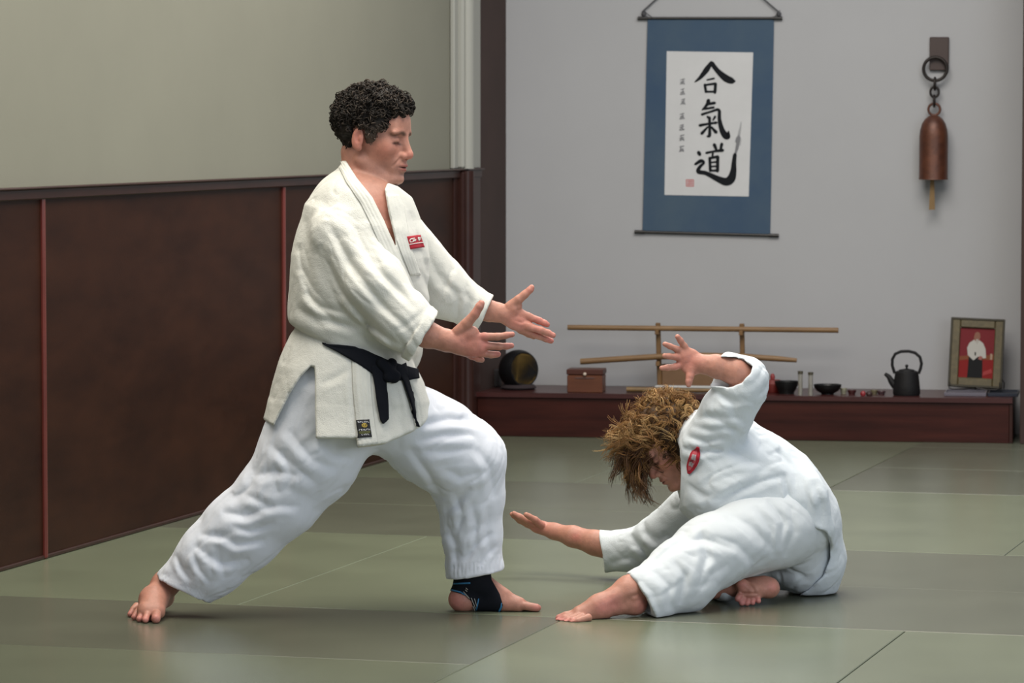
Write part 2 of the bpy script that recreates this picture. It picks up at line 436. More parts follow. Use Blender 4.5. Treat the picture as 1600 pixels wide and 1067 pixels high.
for (cx, cy) in ((183, 268), (185, 330), (187, 392), (182, 480), (180, 550), (180, 615), (178, 683)):
    for k in range(3):
        yy = cy - 14 + k * 13 + random.uniform(-3, 3); sm.append([(cx - random.uniform(9, 15), yy + 3, 4), (cx + random.uniform(9, 15), yy - 3, 5)])
    xx = cx + random.uniform(-6, 6); sm.append([(xx, cy - 18, 5), (xx - 3, cy + 16, 4)])
    sm.append([(cx - 3, cy + 2, 4), (cx - 14, cy + 16, 4)]); sm.append([(cx + 3, cy + 2, 4), (cx + 13, cy + 15, 5)])
stroke_mesh(sm, 'signature', m_ink2, -0.0055, paper)['kind'] = 'stuff'
stroke_mesh([[(208, 872, 5), (252, 872, 5)], [(208, 912, 5), (252, 912, 5)], [(208, 872, 5), (208, 912, 5)], [(252, 872, 5), (252, 912, 5)],
             [(230, 875, 5), (230, 910, 5)], [(215, 884, 4), (246, 884, 5)], [(214, 898, 5), (246, 897, 4)], [(220, 876, 4), (219, 908, 4)], [(241, 876, 4), (242, 908, 4)]], 'seal', m_seal, -0.0055, paper)

# bell on the wall
yb = PD
bo = BP(1461, 180, yb); bo = (bo.x, yb, bo.z)
bell = at_alcove('hanging_bell', *bo)
tag(bell, 'rust-brown hanging metal bell on a ring and short chain', 'bell')
m_rust = mat('rusted_iron', (0.055, 0.018, 0.010), 0.45, 0.3, c2=(0.12, 0.040, 0.020), vscale=18, bump=0.15, bscale=120)
m_iron = mat('dark_iron', (0.022, 0.017, 0.015), 0.45, 0.6)
s_b = 1 / 330.0
pl = [lpt(x, y, yb, bo) for x, y in ((1453, 58), (1483, 58), (1483, 110), (1453, 110))]
b = MB(); b.box((pl[0].x, -.022, pl[2].z), (pl[1].x, 0.0, pl[0].z), bev=.003); b.build('bracket', mat('bracket_wood', (0.035, 0.018, 0.014), 0.5), bell)
def ring(name, px, py, rp, th, y, ax, m, sx=1.0):
    c = lpt(px, py, yb, bo); c.y = y; R = rp * PXM(17.2); pts = []
    for i in range(28):
        a = 2 * PI * i / 28
        if ax == 'f': pts.append(c + Vector((R * sx * math.cos(a), 0, R * math.sin(a))))
        else: pts.append(c + Vector((0, R * .7 * math.cos(a), R * math.sin(a))))
    t = MB(); t.tube(pts, th, 8, closed=True); return t.build(name, m, bell, smooth=60)
ring('ring', 1462, 108, 18, .008, -.045, 'f', m_iron)
ring('chain_link', 1461.5, 131, 9, .006, -.045, 's', m_iron)
ring('chain_link', 1461, 144, 8, .006, -.045, 'f', m_iron, .8)
ring('chain_link', 1460.5, 158, 8.5, .006, -.045, 's', m_iron)
ring('chain_link', 1460.5, 171, 9, .006, -.045, 'f', m_rust)
zt, zb_ = lpt(1460, 181, yb, bo).z, lpt(1460, 280, yb, bo).z
R = 22 * PXM(17.2); H = zt - zb_
prof = [(.004, zt + .004), (R * .35, zt), (R * .62, zt - H * .05), (R * .82, zt - H * .12), (R * .95, zt - H * .22), (R, zt - H * .32), (R * 1.0, zt - H * .97), (R * 1.03, zb_), (R * .93, zb_), (R * .9, zb_ + H * .6), (.002, zb_ + H * .75)]
b = MB(); b.lathe(prof, 40, c=(lpt(1460, 230, yb, bo).x, -.075, 0)); b.build('bell_body', m_rust, bell, smooth=40)
c0, c1 = lpt(1458, 262, yb, bo), lpt(1457.5, 327, yb, bo)
b = MB(); b.prism([(c0.x - .007, c0.z), (c0.x + .007, c0.z), (c1.x + .014, c1.z), (c1.x - .014, c1.z)], -.079, -.070); b.build('clapper', mat('clapper_wood', (0.20, 0.12, 0.045), 0.7, var=.2), bell)

# ---------- things on the platform
def base(px, y): return BP(px, 612, y).x
m_oak = mat('pale_oak', (0.150, 0.083, 0.034), 0.55, c2=(0.22, 0.125, 0.052), vscale=5, stretch=(1, 8, 8))
m_oakd = mat('stand_wood', (0.15, 0.078, 0.026), 0.55, var=.15, vscale=6, stretch=(4, 4, 1))
def zat(py, y): return BP(1100, py, y).z - PH
yk = .30
x0 = base(1031, yk); x1 = base(1161, yk)
st = at_alcove('sword_stand', (x0 + x1) / 2, yk, PH)
tag(st, 'wooden two-post rack on the platform holding staff and wooden sword', 'weapon rack')
hw = (x1 - x0) / 2
def hx(px, y): return BP(px, 560, y).x - (x0 + x1) / 2
for sx, pxa in ((-1, 1028), (1, 1159)):
    b = MB(); xa = hx(pxa, yk); zt = zat(505, yk)
    b.box((sx * hw - .011, -.012, 0), (sx * hw + .011, .012, zt), bev=.003)
    for v in b.v: v.x += (xa - sx * hw) * (v.z / zt)
    b.build('post', m_oakd, st)
    for pz in (zat(519, yk), zat(568, yk)):
        b = MB(); b.box((sx * hw - .009 + (xa - sx * hw) * pz / zt, -.055, pz - .010), (sx * hw + .009 + (xa - sx * hw) * pz / zt, -.011, pz - .002), bev=.002)
        b.box((sx * hw - .009 + (xa - sx * hw) * pz / zt, -.060, pz - .010), (sx * hw + .009 + (xa - sx * hw) * pz / zt, -.053, pz + .012), bev=.002)
        b.build('peg', m_oakd, st)
b = MB(); b.box((-hw + .010, -.008, .0), (hw - .010, .008, zat(569, yk)), bev=.003); b.build('panel', mat('stand_panel', (0.13, 0.068, 0.030), .6, c2=(.19, .105, .05), vscale=4), st)
b = MB(); b.box((-hw - .03, -.05, 0), (hw + .03, .05, .012), bev=.003); b.build('foot_board', m_oakd, st)
# staff
ya = yk - .034
pa, pb = BP(887, 511.5, ya), BP(1310, 516, ya); za = (BP(887, 511.5, ya).z + BP(1310, 516, ya).z) / 2
o = tag(MB().tube([BM @ pa, BM @ (pa * .95 + pb * .05), BM @ pb], .0125, 14).build('wooden_staff', m_oak, smooth=50), 'straight pale wooden staff on the upper pegs of the rack', 'staff')
# wooden sword, gently curved
pts = [BP(x, y, ya) for x, y in ((907, 565), (960, 561.5), (1031, 557), (1100, 555.5), (1160, 557), (1215, 560.5), (1245, 563))]
b = MB(); b.tube([BM @ p for p in pts], [.0145, .0145, .0145, .0145, .0145, .0135, .010], 12)
ws = tag(b.build('wooden_sword', m_oak, smooth=50), 'curved wooden practice sword on the lower pegs of the rack', 'wooden sword')
# short wooden dagger lying in front
yd = .10
pts = [BP(x, y, yd) for x, y in ((979, 609.5), (1015, 610), (1060, 610.5), (1122, 611))]
for p in pts: p.z = PH + .0125
b = MB(); b.tube([BM @ p for p in pts], [.012, .012, .011, .008], 10)
td = b.build('wooden_dagger', mat('dagger_wood', (0.16, 0.095, 0.035), .5, var=.2, vscale=12), smooth=50)
tag(td, 'short wooden practice dagger lying on the platform by the rack', 'wooden dagger')
# white folded cloth lying flat before the rack
xc0, xc1 = base(1020, .16), base(1150, .16)
wcl = at_alcove('white_cloth', (xc0 + xc1) / 2, .185, PH); hwc = (xc1 - xc0) / 2
tag(wcl, 'flat folded white paper bundle lying before the sword rack', 'paper bundle')
for k in range(3):
    b = MB(); b.box((-hwc + .004 * k, -.035 + .003 * k, .001 + k * .0085), (hwc - .003 * k, .035, .009 + k * .0085), bev=.003); b.build('fold', mat('white_cotton', (.46, .46, .45), .9), wcl)

# black singing bowl resting tilted on its cushion
ybw = .20; xbw = BP(810, 580, ybw)
bw = at_alcove('singing_bowl', xbw.x, ybw, PH)
tag(bw, 'large round black bowl with brass inside, tipped on its side', 'bowl')
Rb = 31.5 * PXM(17.0)
prof = []
for i in range(17):
    a = -PI / 2 + (PI / 2 + .55) * i / 16; prof.append((max(.001, Rb * math.cos(a)), Rb * math.sin(a)))
inner = [(r * .93, z * .93 + .002) for r, z in prof][::-1]
tilt = Matrix.Translation((0, 0, Rb * .985)) @ Matrix.Rotation(math.radians(46), 4, 'Z') @ Matrix.Rotation(math.radians(84), 4, 'X')
b = MB(); b.lathe(prof + inner[:1], 48, M4=tilt); b.build('shell', mat('black_bronze', (.008, .008, .009), .42, .2, var=.3, vscale=8, spec=.3), bw, smooth=40)
b = MB(); b.lathe([(r, z) for r, z in inner], 48, M4=tilt); b.build('inside', mat('brass', (.22, .135, .03), .45, .25, var=.4), bw, smooth=40)
b = MB()
for i in range(1): b.lathe([(.002, 0), (.075, 0), (.085, .010), (.075, .022), (.055, .026), (.04, .018), (.002, .014)], 32)
b.build('cushion', mat('dark_cushion', (.02, .012, .014), .9), bw, smooth=60)
# mallet-dark block behind the bowl
b = MB(); xbk = BP(767, 590, .34).x; b.box((xbk - .045, .30, PH), (xbk + .045, .38, PH + .085), bev=.006)
tag(b.build('black_block', mat('black_felt', (.012, .010, .011), .8), M4=BM), 'small black box in the alcove corner behind the bowl', 'box')

# wooden box with a lid and a light knob
xb0, xb1 = BP(886, 600, .04).x, BP(941, 600, .04).x
bx = at_alcove('wooden_box', (xb0 + xb1) / 2, .10, PH)
tag(bx, 'small reddish wooden box with a hinged lid and pale knob', 'box')
hb = (xb1 - xb0) / 2; zb = BP(915, 577, .04).z - PH
m_red = mat('cherry_box', (.085, .026, .011), .4, c2=(.13, .042, .018), vscale=5, stretch=(1, 1, 6))
b = MB(); b.box((-hb, -.06, 0), (hb, .06, zb * .74), bev=.003); b.build('case', m_red, bx)
b = MB(); b.box((-hb - .003, -.063, zb * .755), (hb + .003, .063, zb), bev=.004); b.build('lid', mat('cherry_lid', (.06, .016, .009), .4), bx)
b = MB(); b.lathe([(.001, .016), (.006, .013), (.008, .007), (.005, 0), (.001, -.004)], 14, c=(0, 0, 0), M4=Matrix.Translation((.002, -.063, zb * .80)) @ Matrix.Rotation(PI / 2, 4, 'X')); b.build('knob', mat('pale_knob', (.55, .45, .36), .3), bx, smooth=40)
b = MB(); b.box((-hb * .55, -.0635, zb * .60), (hb * .55, -.0595, zb * .66), bev=.0008); b.build('clasp', mat('clasp', (.10, .05, .04), .4), bx)

# red lidded jar, bowls, vials, cups
def lathe_thing(name, px, y, prof, m, label, cat, parts=(), n=28, group=None):
    x = base(px, y); o = at_alcove(name, x, y, PH); tag(o, label, cat, group)
    b = MB(); b.lathe(prof, n); b.build('body', m, o, smooth=35)
    for (nm, pr, mm) in parts:
        b = MB(); b.lathe(pr, 20); b.build(nm, mm, o, smooth=35)
    return o
S_ = PXM(16.8)
m_redc = mat('red_lacquer', (.13, .014, .010), .4, var=.3, vscale=30)
lathe_thing('red_jar', 1207, .2, [(.001, 0), (14 * S_, 0), (17 * S_, 6 * S_), (17 * S_, 14 * S_), (12 * S_, 20 * S_), (.001, 21 * S_)], m_redc, 'small dark red lacquer jar next to the black bowl', 'jar',
            [('knob', [(.001, 20 * S_), (3.2 * S_, 20.5 * S_), (4 * S_, 25 * S_), (2.5 * S_, 29 * S_), (.001, 30 * S_)], mat('red_knob', (.22, .03, .03), .4))])
m_blk = mat('black_glaze', (.008, .008, .008), .4, spec=.25)
def bowl_prof(r, h, foot=.45): return [(.001, 0), (r * foot, 0), (r * foot, h * .10), (r * .78, h * .35), (r * .96, h * .72), (r, h), (r * .95, h), (r * .88, h * .7), (r * .6, h * .3), (.001, h * .22)]
lathe_thing('tea_bowl', 1229, .12, bowl_prof(19 * S_, 20 * S_, .62), m_blk, 'deep black tea bowl left of the two glass vials', 'bowl')
ob = lathe_thing('shallow_bowl', 1293, .12, bowl_prof(22 * S_, 15.5 * S_), m_blk, 'shallow wide black bowl with pale pieces in it', 'bowl')
m_pale = mat('pale_stone', (.40, .37, .30), .6)
for dx, dz in ((-5, 14), (2, 14)):
    b = MB(); b.lathe([(.001, -4 * S_), (3 * S_, -2.5 * S_), (3.6 * S_, 0), (2.6 * S_, 2.6 * S_), (.001, 3.6 * S_)], 12, c=(dx * S_, 0, (dz - 5.0) * S_ + .004)); o_ = b.build('pale_pebble', m_pale, smooth=60)
    o_.location = bloc(base(1293, .12), .12, PH); o_.rotation_euler = (0, 0, BRZ)
    tag(o_, 'small pale pebble lying in the shallow black bowl', 'pebble', 'pebbles in the shallow bowl')
m_glass = mat('pale_glass', (.42, .40, .36), .12, spec=.6)
m_glass.node_tree.nodes['Principled BSDF'].inputs['Transmission Weight'].default_value = .55
m_cork = mat('dark_cap', (.05, .042, .025), .6)
for px, h_, lab in ((1250.5, 38, 'taller slim glass vial with dark cap beside the tea bowl'), (1266.5, 36.5, 'shorter slim glass vial with dark cap beside the shallow bowl')):
    r = 3.6 * S_; h = h_ * S_
    lathe_thing('glass_vial', px, .03, [(.001, 0), (r, 0), (r, h * .88), (r * .8, h * .9), (.001, h * .9)], m_glass, lab, 'vial',
                [('cap', [(.001, h * .885), (r * 1.15, h * .885), (r * 1.15, h), (.001, h)], m_cork), ('filling', [(.001, .003), (r * .8, .003), (r * .8, h * .5), (.001, h * .5)], mat('sand', (.33, .28, .2), .9))], group='glass vials')
lathe_thing('pale_cup', 1318, .16, bowl_prof(5.5 * S_, 9 * S_, .7), mat('celadon', (.26, .25, .18), .5), 'tiny pale green cup right of the shallow bowl', 'cup', n=18)
lathe_thing('dark_dish', 1331, .12, bowl_prof(7 * S_, 7 * S_, .7), mat('dark_red_dish', (.05, .012, .012), .4), 'small dark red dish beside the tiny pale cup', 'dish', n=18)
o_ = MB().lathe([(.001, 0), (3.5 * S_, .3 * S_), (4.6 * S_, 3.5 * S_), (3.2 * S_, 7 * S_), (.001, 8 * S_)], 16).build('red_bead', mat('red_bead', (.22, .02, .025), .35), smooth=60)
o_.location = bloc(base(1348.5, .05), .05, PH); tag(o_, 'small bright red ball on the platform beside dark pod', 'ball')
o_ = MB().lathe([(.001, 0), (4.5 * S_, .3 * S_), (5.5 * S_, 3 * S_), (4 * S_, 6 * S_), (.001, 7 * S_)], 16).build('dark_pod', mat('dark_pod', (.03, .012, .010), .5), smooth=60)
o_.location = bloc(base(1358, .06), .06, PH); tag(o_, 'small dark brown pod beside the bright red ball', 'pod')
lathe_thing('olive_dish', 1366, .16, bowl_prof(6 * S_, 6.5 * S_, .7), mat('olive_dish', (.14, .12, .07), .5), 'tiny olive dish between dark pod and iron kettle', 'dish', n=18)
lathe_thing('plum_dish', 1377, .14, bowl_prof(7 * S_, 5.5 * S_, .7), mat('plum_dish', (.06, .03, .035), .4), 'small plum-coloured dish next to the iron kettle', 'dish', n=18)

# iron kettle
yt = .12; S = PXM(16.75); xk = base(1416.5, yt)
kt = at_alcove('iron_kettle', xk, yt, PH)
tag(kt, 'black cast-iron kettle with arched handle on the platform', 'kettle')
m_ci = mat('cast_iron', (.009, .0085, .009), .6, .1, spec=.25, bump=.3, bscale=90)
b = MB(); b.lathe([(.001, 0), (20 * S, 0), (21.5 * S, 4 * S), (20.5 * S, 16 * S), (19 * S, 30 * S), (18 * S, 36 * S), (16 * S, 38 * S), (.001, 38.5 * S)], 40); b.build('body', m_ci, kt, smooth=35)
b = MB(); b.lathe([(13 * S, 38 * S), (12 * S, 40 * S), (4 * S, 41.5 * S), (1.6 * S, 42 * S), (1.6 * S, 44 * S), (2.8 * S, 46 * S), (1.8 * S, 48 * S), (.001, 48.2 * S)], 24); b.build('lid', m_ci, kt, smooth=35)
b = MB(); b.tube([Vector((-17 * S, 0, 14 * S)), Vector((-24 * S, 0, 22 * S)), Vector((-28 * S, 0, 29 * S)), Vector((-34 * S, 0, 33.5 * S))], [6.5 * S, 5 * S, 3.8 * S, 2.6 * S], 14); b.build('spout', m_ci, kt, smooth=50)
hp = [(-18.5, 34), (-22.5, 46), (-22.5, 56), (-18, 64.5), (-9, 68.5), (3, 69), (13, 66.5), (20.5, 60), (23, 50), (21.5, 42), (18.5, 34)]
b = MB(); b.tube([Vector((x * S, 0, z * S)) for x, z in hp], 2.4 * S, 10); b.build('handle', m_ci, kt, smooth=60)
# trays under the portrait
for x0_, x1_, nm, c, y0_, y1_, lab in ((1475, 1541, 'flat_tray', (.13, .12, .145), .10, .32, 'flat grey-lilac tray under the framed portrait'), (1543, 1591, 'dark_tray', (.018, .022, .034), .10, .34, 'flat dark blue tray at the end of the platform')):
    xa, xb = base(x0_, y0_), base(x1_, y0_)
    o = at_alcove(nm, (xa + xb) / 2, (y0_ + y1_) / 2, PH); tag(o, lab, 'tray')
    w, d = (xb - xa) / 2, (y1_ - y0_) / 2; mm = mat(nm + '_lacquer', c, .3)
    b = MB(); b.box((-w, -d, 0), (w, d, .008), bev=.002); b.build('plate', mm, o)
    for lo, hi in (((-w, -d, .007), (w, -d + .008, .016)), ((-w, d - .008, .007), (w, d, .016)), ((-w, -d + .008, .007), (-w + .008, d - .008, .016)), ((w - .008, -d + .008, .007), (w, d - .008, .016))):
        b = MB(); b.box(lo, hi, bev=.001); b.build('rim', mm, o)
# framed portrait on a wire easel
yf = .30; sc = PXM(16.75)
fx = BP(1523, 600, yf).x; z0 = BP(1523, 604, yf).z - PH
fr = at_alcove('framed_portrait', fx, yf, PH)
tag(fr, 'bronze-framed portrait in red, white and black on a wire easel', 'picture frame')
wf, hf = 41 * sc, 107 * sc
lean = Matrix.Translation((0, 0, z0)) @ Matrix.Rotation(math.radians(2.2), 4, 'Y') @ Matrix.Rotation(math.radians(-9), 4, 'X')
m_br = mat('bronze_frame', (.060, .047, .022), .5, .2, c2=(.10, .078, .036), vscale=40, bump=.2, bscale=150)
m_br2 = mat('bronze_frame_edge', (.03, .025, .014), .5, .3)
fwid = 14 * sc
for lo, hi in (((-wf, 0, 0), (-wf + fwid, .02, hf)), ((wf - fwid, 0, 0), (wf, .02, hf)), ((-wf + fwid, 0, 0), (wf - fwid, .02, fwid)), ((-wf + fwid, 0, hf - fwid), (wf - fwid, .02, hf))):
    b = MB(); b.box(lo, hi, bev=.004); b.build('frame_bar', m_br, fr, M4=lean)
for lo, hi in (((-wf - .004, -.004, -.004), (-wf + .006, .022, hf + .004)), ((wf - .006, -.004, -.004), (wf + .004, .022, hf + .004)), ((-wf, -.004, -.004), (wf, .022, .006)), ((-wf, -.004, hf - .006), (wf, .022, hf + .004))):
    b = MB(); b.box(lo, hi, bev=.002); b.build('frame_edge', m_br2, fr, M4=lean)
iw, ih = wf - fwid, hf - 2 * fwid
def flat(poly, y, name, c, parent):
    b = MB(); b.prism([(-iw + 2 * iw * x, fwid + ih * z) for x, z in poly], y, y + .0006); return b.build(name, mat('print_' + name, tuple(x * .72 for x in c), .6, spec=.15), parent, M4=lean)
pr = flat([(0, 0), (1, 0), (1, 1), (0, 1)], .012, 'print', (.19, .020, .026), fr)
flat([(0, 0), (1, 0), (1, .38), (0, .38)], .0112, 'red_cloth', (.24, .012, .012), pr)
flat([(0, .34), (.3, .37), (.3, .45), (0, .42)], .0108, 'table', (.22, .07, .03), pr)
flat([(.62, .37), (1, .38), (1, .48), (.7, .46)], .0108, 'table', (.22, .07, .03), pr)
flat([(.26, 0), (.70, 0), (.68, .42), (.28, .42)], .0104, 'black_skirt', (.008, .008, .009), pr)
flat([(.22, .60), (.25, .45), (.42, .35), (.55, .43), (.60, .42), (.72, .40), (.78, .41), (.76, .58), (.68, .70), (.55, .77), (.42, .77), (.28, .70)], .0100, 'white_jacket', (.52, .50, .46), pr)
flat([(.40, .80), (.43, .75), (.50, .71), (.56, .76), (.59, .82), (.57, .90), (.50, .93), (.43, .90)], .0096, 'face', (.28, .13, .09), pr)
flat([(.46, .72), (.50, .68), (.54, .72), (.53, .78), (.47, .78)], .0093, 'beard', (.45, .42, .38), pr)
flat([(.55, .38), (.66, .36), (.68, .43), (.60, .45)], .0096, 'hands', (.35, .13, .11), pr)
flat([(.70, .05), (.98, .12), (.95, .2), (.72, .13)], .0108, 'cloth_fold', (.36, .05, .05), pr)
flat([(.90, .38), (.96, .38), (.96, .50), (.90, .50)], .0104, 'vase', (.4, .28, .2), pr)
m_wire = mat('easel_wire', (.02, .018, .018), .4, .7)
for sgn in (-1, 1):
    xw = sgn * wf * .62
    b = MB(); b.tube([Vector((sgn * wf * .95, -.01, z0 + .02)), Vector((sgn * wf * .97, -.035, z0 - .005)), Vector((sgn * wf * .8, -.04, .020)), Vector((xw - sgn * .02, -.03, .019)), Vector((sgn * .012, -.03, z0 - .004)), Vector((sgn * .01, .01, z0 - .006))], .0026, 6); b.build('easel_leg', m_wire, fr)
b = MB(); b.tube([Vector((0, .03, z0 + hf * .5)), Vector((0, .07, z0 + .03)), Vector((0, .09, .004))], .003, 6); b.build('easel_back', m_wire, fr)
b = MB(); b.tube([Vector((wf * .95, .02, z0 + .05)), Vector((wf * 1.12, .03, z0 + .015)), Vector((wf * 1.1, .03, .019))], .0026, 6); b.build('easel_leg', m_wire, fr)
# ------------------------------------------------------------------ smooth modelling: distance fields meshed by surface nets
LAT = np.random.RandomState(5).rand(32, 32, 32).astype(np.float32)
def vnoise(x, y, z):
    xi, yi, zi = np.floor(x).astype(int), np.floor(y).astype(int), np.floor(z).astype(int)
    fx, fy, fz = x - xi, y - yi, z - zi
    fx = fx * fx * (3 - 2 * fx); fy = fy * fy * (3 - 2 * fy); fz = fz * fz * (3 - 2 * fz)
    def L(a, b, c): return LAT[(xi + a) % 32, (yi + b) % 32, (zi + c) % 32]
    return (((L(0, 0, 0) * (1 - fx) + L(1, 0, 0) * fx) * (1 - fy) + (L(0, 1, 0) * (1 - fx) + L(1, 1, 0) * fx) * fy) * (1 - fz)
            + ((L(0, 0, 1) * (1 - fx) + L(1, 0, 1) * fx) * (1 - fy) + (L(0, 1, 1) * (1 - fx) + L(1, 1, 1) * fx) * fy) * fz) * 2 - 1
def smin(a, b, k):
    if k <= 0: return np.minimum(a, b)
    h = np.maximum(k - np.abs(a - b), 0) / k
    return np.minimum(a, b) - h * h * k * .25
def smax(a, b, k): return -smin(-a, -b, k)

class RC:                                      # limb segment: radius ra at a to rb at b, stretched by asp in depth
    def __init__(s, a, b, ra, rb, asp=1.0):
        s.a, s.b, s.ra, s.rb, s.asp = np.array(a, float), np.array(b, float), ra, rb, asp
        e = np.array([1, asp, 1])
        s.lo = np.minimum(s.a - ra * e, s.b - rb * e); s.hi = np.maximum(s.a + ra * e, s.b + rb * e)
    def __call__(s, x, y, z):
        q = 1 / s.asp
        ax, ay, az = s.a * (1, q, 1); d = (s.b - s.a) * (1, q, 1); dd = float(d @ d) or 1e-9
        px, py, pz = x - ax, y * q - ay, z - az
        t = np.clip((px * d[0] + py * d[1] + pz * d[2]) / dd, 0, 1)
        return np.sqrt((px - t * d[0]) ** 2 + (py - t * d[1]) ** 2 + (pz - t * d[2]) ** 2) - (s.ra + t * (s.rb - s.ra))
class EL:                                      # ellipsoid with axes R (columns)
    def __init__(s, c, r, R=None):
        s.c, s.r = np.array(c, float), np.array(r, float); s.R = np.eye(3) if R is None else np.array(R, float)
        e = np.sqrt(((s.R * s.r) ** 2).sum(1)); s.lo, s.hi = s.c - e, s.c + e
    def __call__(s, x, y, z):
        px, py, pz = x - s.c[0], y - s.c[1], z - s.c[2]
        l = [px * s.R[0, i] + py * s.R[1, i] + pz * s.R[2, i] for i in range(3)]
        k0 = np.sqrt(sum((l[i] / s.r[i]) ** 2 for i in range(3))); k1 = np.sqrt(sum((l[i] / s.r[i] ** 2) ** 2 for i in range(3))) + 1e-9
        return k0 * (k0 - 1) / k1

class Field:
    def __init__(s, lo, hi, h):
        s.lo, s.h = np.array(lo, float), h
        n = [int(math.ceil((hi[i] - lo[i]) / h)) + 1 for i in range(3)]
        s.ax = [(s.lo[i] + h * np.arange(n[i])).astype(np.float32) for i in range(3)]
        s.F = np.full(n, 9.0, np.float32)
    def like(s):
        o = Field.__new__(Field); o.lo, o.h, o.ax = s.lo, s.h, s.ax; o.F = np.full(s.F.shape, 9.0, np.float32); return o
    def sl(s, lo, hi):
        r = []
        for i in range(3):
            a = max(0, int(math.floor((lo[i] - s.lo[i]) / s.h))); b = min(len(s.ax[i]), int(math.ceil((hi[i] - s.lo[i]) / s.h)) + 1)
            r.append(slice(a, max(a, b)))
        return tuple(r)
    def xyz(s, q): return s.ax[0][q[0]][:, None, None], s.ax[1][q[1]][None, :, None], s.ax[2][q[2]][None, None, :]
    def full(s): return tuple(slice(0, n) for n in s.F.shape)
    def add(s, p, k=.01):
        pad = k + 3 * s.h; q = s.sl(p.lo - pad, p.hi + pad)
        if s.F[q].size: s.F[q] = smin(s.F[q], p(*s.xyz(q)).astype(np.float32), k)
        return s
    def sub(s, p, k=.004):
        pad = k + 3 * s.h; q = s.sl(p.lo - pad, p.hi + pad)
        if s.F[q].size: s.F[q] = smax(s.F[q], -p(*s.xyz(q)).astype(np.float32), k)
        return s
    def union(s, o, k=.01): s.F = smin(s.F, o.F, k); return s
    def carve(s, o, k=.003): s.F = smax(s.F, -o.F, k); return s
    def cut(s, p0, n, k=.003):                 # remove what lies on the side n points to
        x, y, z = s.xyz(s.full()); n = np.array(n, float); n /= np.linalg.norm(n)
        s.F = smax(s.F, ((x - p0[0]) * n[0] + (y - p0[1]) * n[1] + (z - p0[2]) * n[2]).astype(np.float32), k); return s
    def cut_line(s, a, b, keep, Y, k=.003, tilt=(0, 0)):   # plane through two sight-line points, parallel to the depth axis; keep the side of 'keep'
        A, B, K = W(*a, Y), W(*b, Y), W(*keep, Y)
        d = B - A; n = d.cross(Vector((tilt[0], 1, tilt[1])))
        if n.dot(K - A) > 0: n = -n
        return s.cut(A, n, k)
    def screen(s, q):
        x, y, z = s.xyz(q); dep = y * CT - (z - CAMH) * ST
        return 800 + FPX * x / dep, 533.5 - FPX * (y * ST + (z - CAMH) * CT) / dep
    def poly(s, pts, Y, k=.003, inside=True, ylim=None, ysoft=.01, r0=0.0):
        """trim by an outline seen from the front; ylim keeps the cut to the side nearer than that depth"""
        P = np.array(pts, float); q = s.full()
        if not inside:
            c = [np.array(W(px, py, yy)) for px, py in pts for yy in (Y - .5, Y + .5)]
            q = s.sl(np.min(c, 0) - .03, np.max(c, 0) + .03)
            if s.F[q].size == 0: return s
        sx, sy = s.screen(q)
        d = None; ins = None; n = len(P)
        for i in range(n):
            a, b = P[i], P[(i + 1) % n]; e = b - a
            wx, wy = sx - a[0], sy - a[1]
            t = np.clip((wx * e[0] + wy * e[1]) / (e @ e + 1e-9), 0, 1)
            dd = (wx - t * e[0]) ** 2 + (wy - t * e[1]) ** 2
            d = dd if d is None else np.minimum(d, dd)
            c = ((a[1] > sy) != (b[1] > sy)) & (sx < (b[0] - a[0]) * (sy - a[1]) / (b[1] - a[1] + 1e-12) + a[0])
            ins = c if ins is None else ins ^ c
        sd = np.where(ins, -1, 1) * np.sqrt(d) * PXM(Y) + r0
        if inside: s.F[q] = smax(s.F[q], sd.astype(np.float32), k)
        else:
            if ylim is not None: sd = smax(sd, s.xyz(q)[1] - ylim, ysoft)
            s.F[q] = smax(s.F[q], (-sd).astype(np.float32), k)
        return s
    def crease(s, pts, amp, w, Yc, ridge=.45, dep=.42):
        """a fold pressed into the cloth along a line seen on its near side"""
        c = [np.array(W(px, py, yy)) for px, py in pts for yy in (Yc - dep, Yc)]
        pad = 3.5 * w * PXM(Yc); q = s.sl(np.min(c, 0) - pad, np.max(c, 0) + pad)
        if s.F[q].size == 0: return s
        sx, sy = s.screen(q); P = np.array(pts, float)
        seg = np.linalg.norm(P[1:] - P[:-1], axis=1); tot = seg.sum(); acc = 0; best = None; tt = None; sg = None
        for i in range(len(P) - 1):
            a, e = P[i], P[i + 1] - P[i]
            wx, wy = sx - a[0], sy - a[1]; t = np.clip((wx * e[0] + wy * e[1]) / (e @ e + 1e-9), 0, 1)
            dx, dy = wx - t * e[0], wy - t * e[1]; dd = dx * dx + dy * dy; g = np.sign(e[0] * wy - e[1] * wx)
            T = (acc + t * seg[i]) / tot
            if best is None: best, tt, sg = dd, T, g
            else:
                m = dd < best; best = np.where(m, dd, best); tt = np.where(m, T, tt); sg = np.where(m, g, sg)
            acc += seg[i]
        r = np.sqrt(best) / w
        prof = np.exp(-np.abs(r * 1.15) ** 1.35) - ridge * np.exp(-((r - 1.8) / .9) ** 2) * (0.65 + 0.35 * sg)
        taper = np.clip(np.sin(PI * np.clip(tt, 0.0, 1)), 0, 1) ** .6
        back = 1 / (1 + np.exp(np.clip((s.xyz(q)[1] - Yc) / .012, -30, 30)))
        s.F[q] += (1.35 * amp * prof * taper * back).astype(np.float32); return s
    def noise(s, amp, scale, stretch=(1, 1, 1), seed=0):
        m = np.abs(s.F) < .03; i = np.nonzero(m)
        x, y, z = (s.ax[k][i[k]] for k in range(3))
        s.F[m] += amp * vnoise(x * stretch[0] / scale + seed, y * stretch[1] / scale + 7.3, z * stretch[2] / scale + 3.1); return s
